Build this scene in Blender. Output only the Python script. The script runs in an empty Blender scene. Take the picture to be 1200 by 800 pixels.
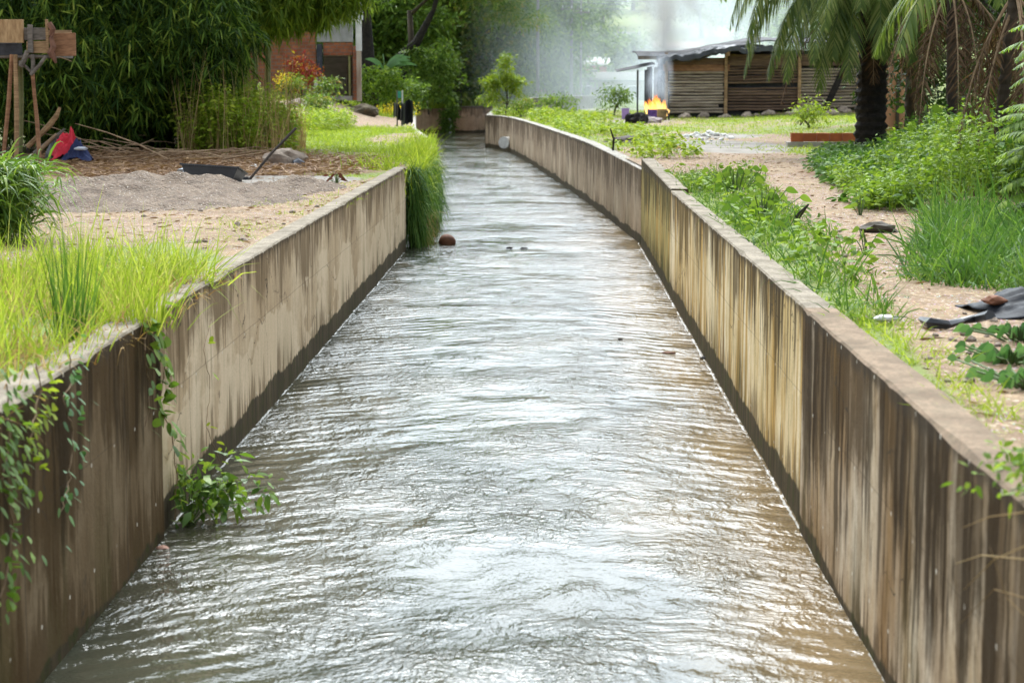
import bpy, math, random
import numpy as np
from mathutils import Vector, Matrix
random.seed(7); RNG = np.random.default_rng(11)
S = bpy.context.scene
COL = S.collection
R = math.radians
# ------------------------------------------------------------------ camera model
F_PX = 2333.0; CH = 3.1
PITCH = math.atan(302/F_PX); YAW = math.atan(42/F_PX)
cd = bpy.data.cameras.new('camera'); cam = bpy.data.objects.new('camera', cd); COL.objects.link(cam)
cam.location = (0, 0, CH); cam.rotation_euler = (math.pi/2-PITCH, 0, YAW)
cd.sensor_width = 36; cd.lens = 36*F_PX/1200; cd.clip_end = 3000; cd.clip_start = .1
cd.dof.use_dof = True; cd.dof.focus_distance = 22; cd.dof.aperture_fstop = 3.4
S.camera = cam
CM = cam.rotation_euler.to_matrix()
def ray(u, v): return CM @ Vector(((u-600)/F_PX, -(v-400)/F_PX, -1))
def PZ(u, v, z=1.5):
    d = ray(u, v); t = (z-CH)/d.z; return Vector((d.x*t, d.y*t, z))
def PY(u, v, Y):
    d = ray(u, v); t = Y/d.y; return Vector((d.x*t, Y, CH+d.z*t))
def PX(u, v, X):
    d = ray(u, v); t = X/d.x; return Vector((X, d.y*t, CH+d.z*t))
# ------------------------------------------------------------------ numpy value noise
_L = RNG.random((256, 256))
def vn(x, y):
    x = np.asarray(x, float); y = np.asarray(y, float)
    xi = np.floor(x).astype(int); yi = np.floor(y).astype(int)
    fx = x-xi; fy = y-yi; fx = fx*fx*(3-2*fx); fy = fy*fy*(3-2*fy)
    a = _L[xi & 255, yi & 255]; b = _L[(xi+1) & 255, yi & 255]; c = _L[xi & 255, (yi+1) & 255]; d = _L[(xi+1) & 255, (yi+1) & 255]
    return (a*(1-fx)+b*fx)*(1-fy)+(c*(1-fx)+d*fx)*fy
def fbm(x, y, o=4):
    s = 0; a = .5; t = 0
    for k in range(o):
        s = s+a*vn(x*2**k+17.3*k, y*2**k+5.1*k); t += a; a *= .5
    return s/t
def sst(a, b, x):
    t = np.clip((x-a)/(b-a), 0, 1); return t*t*(3-2*t)
# ------------------------------------------------------------------ canal outline and ground height
FLy = [-10, 37.4, 38.2, 44, 50, 58, 72, 118]; FLx = [-2.67, -2.67, -2.45, -2.5, -2.85, -3.35, -4.75, -7.8]
FRy = [-10, 38.5, 39, 48, 57, 66, 75, 84, 92, 98, 129]; FRx = [1.79, 1.79, 1.75, 1.27, .71, .12, -.5, -1.15, -1.83, -2.95, -3.4]
def FL(Y): return np.interp(Y, FLy, FLx)
def FR(Y): return np.interp(Y, FRy, FRx)
def H(X, Y):
    X = np.asarray(X, float); Y = np.asarray(Y, float)
    z = 1.5+.05*(fbm(X*.9, Y*.9)-.5)
    dl = FL(Y)-X
    left = X < (FL(Y)+FR(Y))*.5
    zl = 1.12*sst(72, 98, Y)*sst(1.0, 5, dl)+.25*sst(40, 52, Y)*sst(3, 7, dl)
    dr = X-FR(Y)
    zr = .03*sst(.4, 3, dr)*0+.35*sst(6, 12, X)*sst(20, 40, Y)*(1-sst(70, 100, Y))+.35*sst(90, 97, Y)*sst(8, 12, X)
    z = z+np.where(left, zl, zr)*(Y < 129)
    far = sst(129, 150, Y)
    z = np.where(Y >= 129, 1.5+.05*(fbm(X*.9, Y*.9)-.5)+1.1*far*(1-sst(-6, 2, X)), z)
    hill = sst(150, 330, Y)*(11+6*sst(-10, 40, X)-4*sst(60, 160, np.abs(X))+3*fbm(X*.03, Y*.02))
    return z+hill*(Y > 149)
# ------------------------------------------------------------------ node helper
class NT:
    def __init__(s, name):
        s.m = bpy.data.materials.new(name); s.m.use_nodes = True; s.t = s.m.node_tree; s.t.nodes.clear()
        s.out = s.t.nodes.new('ShaderNodeOutputMaterial')
    def n(s, ty, **k):
        x = s.t.nodes.new(ty)
        for a, b in k.items(): setattr(x, a, b)
        return x
    def put(s, sock, v):
        if isinstance(v, bpy.types.NodeSocket): s.t.links.new(v, sock)
        elif v is not None:
            if isinstance(v, (tuple, list)) and len(v) == 3 and len(sock.default_value) == 4: v = (*v, 1)
            sock.default_value = v
    def pos(s): return s.n('ShaderNodeNewGeometry').outputs['Position']
    def map(s, vec, scale=(1, 1, 1), loc=(0, 0, 0), rot=(0, 0, 0)):
        x = s.n('ShaderNodeMapping'); s.put(x.inputs['Vector'], vec); x.inputs['Scale'].default_value = scale
        x.inputs['Location'].default_value = loc; x.inputs['Rotation'].default_value = rot; return x.outputs[0]
    def noise(s, vec, scale=1, detail=4, rough=.55, dist=0):
        x = s.n('ShaderNodeTexNoise'); s.put(x.inputs['Vector'], vec); x.inputs['Scale'].default_value = scale
        x.inputs['Detail'].default_value = detail; x.inputs['Roughness'].default_value = rough; x.inputs['Distortion'].default_value = dist
        return x.outputs['Fac']
    def vor(s, vec, scale=1, out='Distance', feature='F1'):
        x = s.n('ShaderNodeTexVoronoi', feature=feature); s.put(x.inputs['Vector'], vec); x.inputs['Scale'].default_value = scale
        return x.outputs[out]
    def wave(s, vec, scale, dist, dscale=1., detail=2, dir='X', prof='SIN'):
        x = s.n('ShaderNodeTexWave', bands_direction=dir, wave_profile=prof); s.put(x.inputs['Vector'], vec)
        x.inputs['Scale'].default_value = scale; x.inputs['Distortion'].default_value = dist
        x.inputs['Detail'].default_value = detail; x.inputs['Detail Scale'].default_value = dscale
        return x.outputs['Fac']
    def math(s, op, a, b=None, clamp=False):
        x = s.n('ShaderNodeMath', operation=op, use_clamp=clamp); s.put(x.inputs[0], a)
        if b is not None: s.put(x.inputs[1], b)
        return x.outputs[0]
    def rng(s, v, a, b, c=0., d=1.):
        x = s.n('ShaderNodeMapRange', interpolation_type='SMOOTHSTEP'); s.put(x.inputs[0], v)
        for i, q in enumerate((a, b, c, d)): s.put(x.inputs[i+1], q)
        return x.outputs[0]
    def mix(s, f, a, b, mode='MIX'):
        x = s.n('ShaderNodeMix', data_type='RGBA', blend_type=mode); s.put(x.inputs[0], f)
        s.put(x.inputs[6], a); s.put(x.inputs[7], b); return x.outputs[2]
    def ramp(s, f, stops):
        x = s.n('ShaderNodeValToRGB'); s.put(x.inputs[0], f); e = x.color_ramp.elements
        while len(e) < len(stops): e.new(.5)
        for q, (p, c) in zip(e, stops): q.position = p; q.color = (*c, 1)
        return x.outputs[0]
    def xyz(s, v):
        x = s.n('ShaderNodeSeparateXYZ'); s.put(x.inputs[0], v); return x.outputs
    def bump(s, h, strength=.5, dist=.02, normal=None):
        x = s.n('ShaderNodeBump'); s.put(x.inputs['Height'], h); x.inputs['Strength'].default_value = strength
        x.inputs['Distance'].default_value = dist
        if normal is not None: s.put(x.inputs['Normal'], normal)
        return x.outputs[0]
    def bsdf(s, col, rough=.8, normal=None, spec=.3, metal=0, **k):
        x = s.n('ShaderNodeBsdfPrincipled'); s.put(x.inputs['Base Color'], col); s.put(x.inputs['Roughness'], rough)
        x.inputs['Specular IOR Level'].default_value = spec; x.inputs['Metallic'].default_value = metal
        for a, b in k.items(): s.put(x.inputs[a.replace('_', ' ')], b)
        if normal is not None: s.put(x.inputs['Normal'], normal)
        return x.outputs[0]
    def end(s, sh): s.t.links.new(sh, s.out.inputs['Surface']); return s.m
MATS = {}
def leafmat(name, stops, trans=.4, rough=.6, spec=.16):
    if name in MATS: return MATS[name]
    t = NT(name); g = t.n('ShaderNodeNewGeometry')
    nz = t.noise(t.pos(), 2.0, 3)
    f = t.math('ADD', t.math('MULTIPLY', g.outputs['Random Per Island'], .75), t.math('MULTIPLY', t.math('SUBTRACT', nz, .35), .6), True)
    c = t.ramp(f, stops)
    b = t.bsdf(c, rough, spec=spec)
    tr = t.n('ShaderNodeBsdfTranslucent'); t.put(tr.inputs[0], t.mix(.5, c, (1, 1, .35), 'SOFT_LIGHT'))
    mx = t.n('ShaderNodeMixShader'); mx.inputs[0].default_value = trans
    t.t.links.new(b, mx.inputs[1]); t.t.links.new(tr.outputs[0], mx.inputs[2])
    MATS[name] = t.end(mx.outputs[0]); return MATS[name]
def plain(name, c1, c2, scale=4., rough=.8, bump=.3, stretch=(1, 1, 1), spec=.3, metal=0., bd=.02):
    if name in MATS: return MATS[name]
    t = NT(name); oc = t.n('ShaderNodeTexCoord').outputs['Object']
    v = t.map(oc, stretch)
    f = t.noise(v, scale, 6, .65); g = t.noise(v, scale*.23, 3)
    c = t.mix(t.rng(t.math('ADD', t.math('MULTIPLY', f, .6), t.math('MULTIPLY', g, .4)), .35, .65), c1, c2)
    MATS[name] = t.end(t.bsdf(c, rough, t.bump(f, bump, bd) if bump else None, spec, metal)); return MATS[name]
# ------------------------------------------------------------------ objects
def tagit(o, label=None, cat=None, group=None, kind=None):
    if label: o['label'] = label
    if cat: o['category'] = cat
    if group: o['group'] = group
    if kind: o['kind'] = kind
    return o
def link(name, me, mat, parent=None, loc=None):
    o = bpy.data.objects.new(name, me); COL.objects.link(o)
    if mat is not None and len(me.materials) == 0: me.materials.append(mat)
    if parent is not None: o.parent = parent
    if loc is not None: o.location = loc
    return o
def arr_mesh(name, V, F, smooth=False):
    V = np.asarray(V, np.float32).reshape(-1, 3); F = np.asarray(F, np.int32); k = F.shape[1]
    me = bpy.data.meshes.new(name); me.vertices.add(len(V)); me.vertices.foreach_set('co', V.ravel())
    me.loops.add(F.size); me.loops.foreach_set('vertex_index', F.ravel())
    me.polygons.add(len(F)); me.polygons.foreach_set('loop_start', np.arange(len(F), dtype=np.int32)*k)
    me.polygons.foreach_set('loop_total', np.full(len(F), k, np.int32))
    if smooth: me.polygons.foreach_set('use_smooth', np.ones(len(F), bool))
    me.update(calc_edges=True); return me
def thing(name, label, cat, loc=(0, 0, 0), group=None, rz=0):
    o = bpy.data.objects.new(name, None); COL.objects.link(o); o.location = loc; o.rotation_euler.z = rz
    return tagit(o, label, cat, group)
class MB:
    def __init__(s): s.v = []; s.f = []
    def box(s, c, size, rot=None, taper=1.0, jit=0):
        M = rot if rot is not None else Matrix.Identity(3); n = len(s.v); c = Vector(c)
        for k in range(8):
            x, y, z = (k & 1)-.5, ((k >> 1) & 1)-.5, ((k >> 2) & 1)-.5
            q = taper if z > 0 else 1
            p = Vector((x*size[0]*q, y*size[1]*q, z*size[2]))
            if jit: p += Vector([random.uniform(-jit, jit) for _ in range(3)])
            s.v.append(c+M @ p)
        for f in ((0, 2, 3, 1), (4, 5, 7, 6), (0, 1, 5, 4), (2, 6, 7, 3), (0, 4, 6, 2), (1, 3, 7, 5)): s.f.append([n+i for i in f])
        return s
    def tube(s, pts, rad, sides=8, cap=True, ecc=0):
        pts = [Vector(p) for p in pts]; n0 = len(s.v); m = len(pts)
        if not isinstance(rad, (list, tuple, np.ndarray)): rad = [rad]*m
        ref = Vector((.13, .31, .94))
        for i, p in enumerate(pts):
            d = (pts[min(i+1, m-1)]-pts[max(i-1, 0)])
            d = d.normalized() if d.length > 1e-9 else Vector((0, 0, 1))
            r_ = ref if abs(d.dot(ref)) < .93 else Vector((1, 0, 0))
            a = d.cross(r_).normalized(); b = d.cross(a)
            for k in range(sides):
                t = 2*math.pi*k/sides
                s.v.append(p+(a*math.cos(t)+b*math.sin(t))*rad[i]*(1+(random.uniform(-ecc, ecc) if ecc else 0)))
        for i in range(m-1):
            for k in range(sides):
                k2 = (k+1) % sides
                s.f.append([n0+i*sides+k, n0+i*sides+k2, n0+(i+1)*sides+k2, n0+(i+1)*sides+k])
        if cap:
            s.f.append([n0+k for k in range(sides)][::-1]); s.f.append([n0+(m-1)*sides+k for k in range(sides)])
        return s
    def blob(s, c, r, seed=0, sub=2, rough=.25, rot=0):
        import bmesh
        b = bmesh.new(); bmesh.ops.create_icosphere(b, subdivisions=sub, radius=1)
        n = len(s.v); rr = random.Random(seed); off = Vector([rr.uniform(0, 99) for _ in range(3)])
        from mathutils import noise
        cs, sn = math.cos(rot), math.sin(rot)
        for v in b.verts:
            p = v.co*(1+rough*(noise.noise(v.co*1.3+off)*1.2+noise.noise(v.co*3.1+off)*.5))
            p = Vector((p.x*r[0], p.y*r[1], p.z*r[2])); p = Vector((p.x*cs-p.y*sn, p.x*sn+p.y*cs, p.z))
            s.v.append(p+Vector(c))
        for f in b.faces: s.f.append([n+v.index for v in f.verts])
        b.free(); return s
    def build(s, name, mat, parent=None, smooth=False, loc=None):
        me = bpy.data.meshes.new(name); me.from_pydata([tuple(v) for v in s.v], [], s.f)
        if smooth: me.polygons.foreach_set('use_smooth', np.ones(len(s.f), bool))
        me.update(); return link(name, me, mat, parent, loc)
# blades / leaves in bulk
LEAFP = (.12, 1, .78, .02); GRASSP = (1, .85, .55, .03); OVAL = (.25, 1, .9, .1)
def nrm(a): return a/np.maximum(np.linalg.norm(a, axis=1, keepdims=True), 1e-9)
def blades(P, D, L, W, droop=.3, prof=GRASSP, side=None, fold=0.):
    """P (n,3) roots, D (n,3) directions, L, W arrays -> verts, quads"""
    n = len(P); L = np.broadcast_to(np.asarray(L, float), (n,)); W = np.broadcast_to(np.asarray(W, float), (n,))
    droop = np.broadcast_to(np.asarray(droop, float), (n,))
    D = nrm(np.asarray(D, float)); k = len(prof)
    if side is None: side = RNG.normal(size=(n, 3)); side[:, 2] *= .3
    sd = nrm(np.cross(D, nrm(np.cross(D, side))))
    V = np.zeros((n, k, 2, 3))
    for i, w in enumerate(prof):
        t = i/(k-1)
        c = P+D*(L*t)[:, None]; c[:, 2] -= droop*L*t*t
        o = sd*(W*w*.5)[:, None]
        V[:, i, 0] = c-o; V[:, i, 1] = c+o
    base = (np.arange(n)*k*2)[:, None]
    F = np.concatenate([np.stack([base[:, 0]+2*i, base[:, 0]+2*i+1, base[:, 0]+2*i+3, base[:, 0]+2*i+2], 1) for i in range(k-1)], 0)
    return V.reshape(-1, 3), F
class LB:
    def __init__(s): s.V = []; s.F = []; s.n = 0
    def add(s, vf):
        V, F = vf; s.V.append(V); s.F.append(F+s.n); s.n += len(V); return s
    def build(s, name, mat, parent=None):
        return link(name, arr_mesh(name, np.concatenate(s.V), np.concatenate(s.F)), mat, parent)
def rdir(n, zlo=-1, zhi=1):
    a = RNG.random(n)*2*np.pi; z = RNG.uniform(zlo, zhi, n); r = np.sqrt(np.maximum(0, 1-z*z))
    return np.stack([r*np.cos(a), r*np.sin(a), z], 1)

# ================================================================== WORLD / LIGHT
SUN_EL, SUN_AZ = 53, -5          # azimuth measured from +Y towards +X
w = bpy.data.worlds.new('World'); S.world = w; w.use_nodes = True
wt = w.node_tree; wt.nodes.clear()
wo = wt.nodes.new('ShaderNodeOutputWorld'); bg = wt.nodes.new('ShaderNodeBackground'); sky = wt.nodes.new('ShaderNodeTexSky')
sky.sky_type = 'NISHITA'; sky.sun_disc = False; sky.sun_elevation = R(SUN_EL); sky.sun_rotation = R(SUN_AZ)
sky.air_density = 1.0; sky.dust_density = 6.0; sky.ozone_density = 1.0
hs = wt.nodes.new('ShaderNodeHueSaturation'); hs.inputs['Saturation'].default_value = .12
wt.links.new(sky.outputs[0], hs.inputs['Color'])
# cloud cover: broad light and dark patches of an overcast sky
tc = wt.nodes.new('ShaderNodeTexCoord'); mp = wt.nodes.new('ShaderNodeMapping'); mp.inputs['Scale'].default_value = (1, 1, 2.2)
cn = wt.nodes.new('ShaderNodeTexNoise'); cn.inputs['Scale'].default_value = 2.2; cn.inputs['Detail'].default_value = 6
cr = wt.nodes.new('ShaderNodeMapRange'); cr.inputs[1].default_value = .3; cr.inputs[2].default_value = .7; cr.inputs[3].default_value = 1.0; cr.inputs[4].default_value = 1.9
mxw = wt.nodes.new('ShaderNodeMix'); mxw.data_type = 'RGBA'; mxw.blend_type = 'MULTIPLY'; mxw.inputs[0].default_value = 1
wt.links.new(tc.outputs['Generated'], mp.inputs[0]); wt.links.new(mp.outputs[0], cn.inputs[0]); wt.links.new(cn.outputs['Fac'], cr.inputs[0])
wt.links.new(hs.outputs[0], mxw.inputs[6]); wt.links.new(cr.outputs[0], mxw.inputs[7])
tin = wt.nodes.new('ShaderNodeMix'); tin.data_type = 'RGBA'; tin.blend_type = 'MULTIPLY'; tin.inputs[0].default_value = 1; tin.inputs[7].default_value = (.90, 1.0, 1.08, 1)
wt.links.new(mxw.outputs[2], tin.inputs[6]); wt.links.new(tin.outputs[2], bg.inputs[0]); bg.inputs[1].default_value = .15; wt.links.new(bg.outputs[0], wo.inputs[0])
sl = bpy.data.lights.new('sun', 'SUN'); sl.energy = 1.3; sl.angle = R(24); sl.color = (1, .95, .87)
so = bpy.data.objects.new('sun', sl); COL.objects.link(so)
sd_ = Vector((math.cos(R(SUN_EL))*math.sin(R(SUN_AZ)), math.cos(R(SUN_EL))*math.cos(R(SUN_AZ)), math.sin(R(SUN_EL))))
so.rotation_euler = (-sd_).to_track_quat('-Z', 'Y').to_euler(); so.location = (0, 0, 40)
S.view_settings.view_transform = 'Standard'; S.view_settings.look = 'None'; S.view_settings.gamma = 1
S.view_settings.exposure = .98
S.render.engine = 'CYCLES'
cy = S.cycles; cy.use_denoising = True; cy.max_bounces = 8; cy.diffuse_bounces = 3; cy.glossy_bounces = 3
cy.transmission_bounces = 4; cy.transparent_max_bounces = 8; cy.volume_bounces = 2; cy.volume_step_rate = 4; cy.volume_max_steps = 64
cy.caustics_reflective = False; cy.caustics_refractive = False; cy.sample_clamp_indirect = 6

# ================================================================== GROUND
def ground_mat():
    t = NT('ground_soil'); p = t.pos(); M_ = lambda a, b: t.math('MULTIPLY', a, b)
    at = t.n('ShaderNodeVertexColor'); at.layer_name = 'cover'; ch = t.n('ShaderNodeSeparateColor'); t.t.links.new(at.outputs[0], ch.inputs[0])
    n1 = t.noise(p, 1.3, 5, .6); n2 = t.noise(p, 14, 6, .7); n3 = t.noise(p, 60, 3, .6)
    v = t.vor(p, 38, 'Distance'); vc = t.vor(p, 38, 'Color')
    dirt = t.mix(t.rng(n1, .3, .7), (.265, .18, .105), (.135, .09, .052))
    dirt = t.mix(t.rng(n2, .45, .66), dirt, (.345, .25, .155))
    dirt = t.mix(M_(t.rng(t.noise(p, 4.5, 5, .7), .46, .62), .7), dirt, (.17, .105, .062))
    v2 = t.vor(p, 13, 'Distance'); dirt = t.mix(M_(t.math('LESS_THAN', v2, .22), t.rng(n2, .45, .55)), dirt, (.46, .38, .30))
    peb = t.rng(t.noise(p, 9, 3), .45, .6)
    dirt = t.mix(t.math('MULTIPLY', t.math('LESS_THAN', v, .3), peb), dirt, t.mix(.55, vc, (.42, .36, .30), 'MIX'))
    dirt = t.mix(t.math('MULTIPLY', t.rng(n3, .5, .72), .55), dirt, (.12, .08, .055))
    grs = t.mix(t.rng(n2, .3, .7), (.10, .15, .03), (.19, .20, .06))
    lit = t.mix(t.rng(n2, .35, .65), (.085, .05, .03), (.25, .15, .09))
    lit = t.mix(t.math('MULTIPLY', t.rng(t.vor(t.map(p, (1, 2.2, 1)), 16, 'Distance'), .0, .45, 1., 0.), .6), lit, (.33, .21, .12))
    wet = t.mix(t.rng(n1, .35, .65), (.27, .245, .215), (.165, .145, .12))
    e = t.math('MULTIPLY', t.math('SUBTRACT', n2, .5), 1.1)
    def edge(s): return t.rng(t.math('ADD', s, e), .35, .65)
    c = t.mix(edge(ch.outputs[0]), dirt, grs); c = t.mix(edge(ch.outputs[1]), c, lit); c = t.mix(edge(ch.outputs[2]), c, wet)
    h = t.math('ADD', t.math('MULTIPLY', n2, .6), t.math('MULTIPLY', n3, .35)); h = t.math('ADD', h, t.math('MULTIPLY', v, -.3))
    rough = .95
    return t.end(t.bsdf(c, rough, t.bump(h, .8, .03), .25))
GM = ground_mat()
def bl(X, Y, cx, cy, rx, ry):  # soft blob mask
    d = np.sqrt(((X-cx)/rx)**2+((Y-cy)/ry)**2); return 1-sst(.75, 1.15, d)
def grass_cover(X, Y):
    X = np.asarray(X, float); Y = np.asarray(Y, float)
    left = X < (FL(Y)+FR(Y))*.5
    dl = FL(Y)-X; dr = X-FR(Y)
    n = fbm(X*.5, Y*.35)
    gl = bl(X, Y, -3.9, 13.5, 1.6, 6.5)+.3*(n > .55)*(dl < 1.4)*(Y > 19)*(Y < 34)+sst(42, 48, Y)*(1-bl(X, Y, -7.5, 84, 4.5, 11))*(.35+1.3*(n-.22))*(1-.8*bl(X, Y, -4.2, 60, 1.2, 6))+.8*bl(X, Y, -3.6, 38, 1.2, 5)
    gr = (1-sst(.2+.055*Y-.6, .55+.055*Y-.6, dr))*(Y < 34)*.8 + sst(33, 46, Y)*(.35+1.4*(n-.28))
    pathc = 3.15+.0*Y
    gr = np.maximum(gr, bl(X, Y, 7.3, 20, 3.4, 4.8)*1.0)
    gr = gr*(1-.97*bl(X, Y, 3.6, 41, 2.4, 13))*(1-.9*bl(X, Y, 4.6, 58, 3., 7))*(1-.8*bl(X, Y, 3, 84, 3, 7))
    g = np.where(left, gl, gr); g = np.where(Y >= 129, .9+0*n, g); return np.clip(g, 0, 1)
def litter_cover(X, Y):
    a = bl(X, Y, -6.5, 38.5, 4.2, 4.8)+bl(X, Y, -9, 46, 4, 6)+bl(X, Y, 8.5, 34, 4.2, 10)+bl(X, Y, 6.3, 24.6, 2.2, 1.4)*.8+bl(X, Y, 12, 96.5, 5, 3)*.7
    return np.clip(a*(.55+.8*fbm(X*1.1, Y*1.1)), 0, 1)
def wet_cover(X, Y):
    a = bl(X, Y, -4.6, 33.4, 1.6, 1.5)+bl(X, Y, 4.5, 52, 1.9, 6)*.9+bl(X, Y, 5.2, 62, 1.5, 3)*.9+bl(X, Y, 3.4, 88, 2.6, 9)*.6
    return np.clip(a*(.5+.9*fbm(X*.9, Y*.5)), 0, 1)
GV = []; GF = []; gn = 0
def gridstrip(ys, xs_of):
    global gn
    rows = []
    for y in ys: xs = xs_of(y); rows.append(np.stack([xs, np.full_like(xs, y), H(xs, y)], 1))
    A = np.stack(rows); r, c = A.shape[:2]
    i = np.arange(r*c).reshape(r, c)
    F = np.stack([i[:-1, :-1], i[:-1, 1:], i[1:, 1:], i[1:, :-1]], -1).reshape(-1, 4)+gn
    GV.append(A.reshape(-1, 3)); GF.append(F); gn += r*c
tl = np.concatenate([np.linspace(0, 1.2, 14), 1.2+np.cumsum(np.geomspace(.1, 14, 42))])
ysn = np.concatenate([np.arange(-8, 60, .16), np.arange(60, 118, .5), [118]])
gridstrip(ysn, lambda y: (FL(y)-.12)-tl[::-1])
ysr = np.concatenate([np.arange(-8, 60, .16), np.arange(60, 129, .5), [129]])
gridstrip(ysr, lambda y: (FR(y)+.12)+tl)
gridstrip(np.concatenate([[129], 129+np.cumsum(np.geomspace(.5, 60, 60))]), lambda y: np.concatenate([-np.cumsum(np.geomspace(.5, 60, 50))[::-1], [0], np.cumsum(np.geomspace(.5, 60, 50))])*1.0)
gridstrip(np.array([118, 123, 129.]), lambda y: np.linspace(-700, -30, 10))
V = np.concatenate(GV); Fg = np.concatenate(GF)
me = arr_mesh('ground', V, Fg, True)
ca = me.color_attributes.new('cover', 'FLOAT_COLOR', 'POINT')
ca.data.foreach_set('color', np.stack([grass_cover(V[:, 0], V[:, 1]), litter_cover(V[:, 0], V[:, 1]), wet_cover(V[:, 0], V[:, 1]), np.ones(len(V))], 1).astype(np.float32).ravel())
tagit(link('ground', me, GM), kind='structure')

# ================================================================== WATER
def water_mat():
    t = NT('water'); p = t.pos(); x, y, z = t.xyz(p); M = lambda a, b: t.math('MULTIPLY', a, b); A = lambda a, b: t.math('ADD', a, b)
    warp = t.n('ShaderNodeTexNoise'); t.put(warp.inputs['Vector'], t.map(p, (.9, .7, 1))); warp.inputs['Scale'].default_value = 1; warp.inputs['Detail'].default_value = 2
    va = t.n('ShaderNodeVectorMath', operation='MULTIPLY_ADD'); t.put(va.inputs[0], warp.outputs['Color']); va.inputs[1].default_value = (.9, .9, 0); t.put(va.inputs[2], p); q = va.outputs[0]
    def rid(v): return t.math('SUBTRACT', 1, M(t.math('ABSOLUTE', t.math('SUBTRACT', v, .5)), 3.2))   # ridged crests
    a = rid(t.noise(t.map(q, (2.6, 2.3, 1), rot=(0, 0, .45)), 1, 2, .5)); b = rid(t.noise(t.map(q, (6.0, 5.0, 1), rot=(0, 0, -.6)), 1, 2, .5))
    c = t.noise(t.map(q, (12, 10, 1), rot=(0, 0, .3)), 1, 3, .6); d = t.noise(t.map(p, (32, 28, 1)), 1, 2, .5)
    L = t.noise(t.map(p, (.35, .9, 1)), 1, 3, .5, .3)
    w1 = t.wave(t.map(p, (1, 1, 1), rot=(0, 0, R(55))), 1.3, 4, 1.0, 2); w2 = t.wave(t.map(p, (1, 1, 1), rot=(0, 0, R(125))), 1.2, 4, 1.0, 2)
    amp = t.rng(t.noise(t.map(p, (.55, .45, 1)), 1, 3, .6), .36, .64, .25, 1.55)
    h = A(A(M(a, .26), M(b, .27)), A(M(c, .66), M(d, .22))); h = M(h, amp)
    h = A(h, M(A(M(w1, t.rng(x, -2.6, -.2, 1., .0)), M(w2, t.rng(x, -.4, 1.8))), .22)); h = A(h, M(L, 1.3))
    nr = t.bump(h, 1., .037)
    fn = t.noise(p, 7, 4, .7); sil = t.noise(t.map(p, (.6, .2, 1)), 1, 4)
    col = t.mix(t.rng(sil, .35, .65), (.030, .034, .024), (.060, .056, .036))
    col = t.mix(t.rng(A(x, M(t.math('SUBTRACT', sil, .5), 2.5)), .4, 1.7), col, (.17, .118, .06))  # brown wall reflection and turbid water painted in towards the right wall
    def line(X, w_): return t.rng(t.math('ABSOLUTE', t.math('SUBTRACT', x, A(X, M(t.math('SUBTRACT', fn, .5), .05)))), .004, w_, 1., 0.)
    fo = t.math('MAXIMUM', line(-2.655, .014), line(1.772, .014)); fo = M(M(fo, t.math('LESS_THAN', y, 39.)), t.rng(t.noise(t.map(p, (2, 2.5, 1)), 1, 4, .7), .40, .6))
    fleck = M(t.rng(t.noise(t.map(q, (7, 11, 1)), 1, 5, .7), .66, .72), t.rng(t.noise(t.map(p, (.5, .35, 1)), 1, 3), .5, .62))
    fo = t.math('MAXIMUM', M(fo, .7), M(fleck, .2))
    col = t.mix(fo, col, (.55, .55, .52))
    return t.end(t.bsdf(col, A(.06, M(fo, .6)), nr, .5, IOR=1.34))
wy = np.concatenate([np.arange(3, 40, .05), np.arange(40, 75, .12), np.arange(75, 129.2, .35)])
wx = np.linspace(0, 1, 130); rows = []
for y in wy:
    x0 = FL(y)-.15 if y < 117.5 else -40.; x1 = FR(y)+.15; xs = x0+(x1-x0)*wx
    z = .028*(fbm(xs*1.9, np.full_like(xs, y*1.4), 3)-.5)+.014*(vn(xs*.35+9, np.full_like(xs, y*.55))-.5)
    if y > 40: z = z*1.1+.055*sst(40, 60, y)*(vn(xs*.12+3, np.full_like(xs, y*.28))-.5)
    rows.append(np.stack([xs, np.full_like(xs, y), z], 1))
A = np.stack(rows); r_, c_ = A.shape[:2]; i_ = np.arange(r_*c_).reshape(r_, c_)
F_ = np.stack([i_[:-1, :-1], i_[:-1, 1:], i_[1:, 1:], i_[1:, :-1]], -1).reshape(-1, 4)
tagit(link('water', arr_mesh('water', A.reshape(-1, 3), F_, True), water_mat()), kind='structure')

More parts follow.
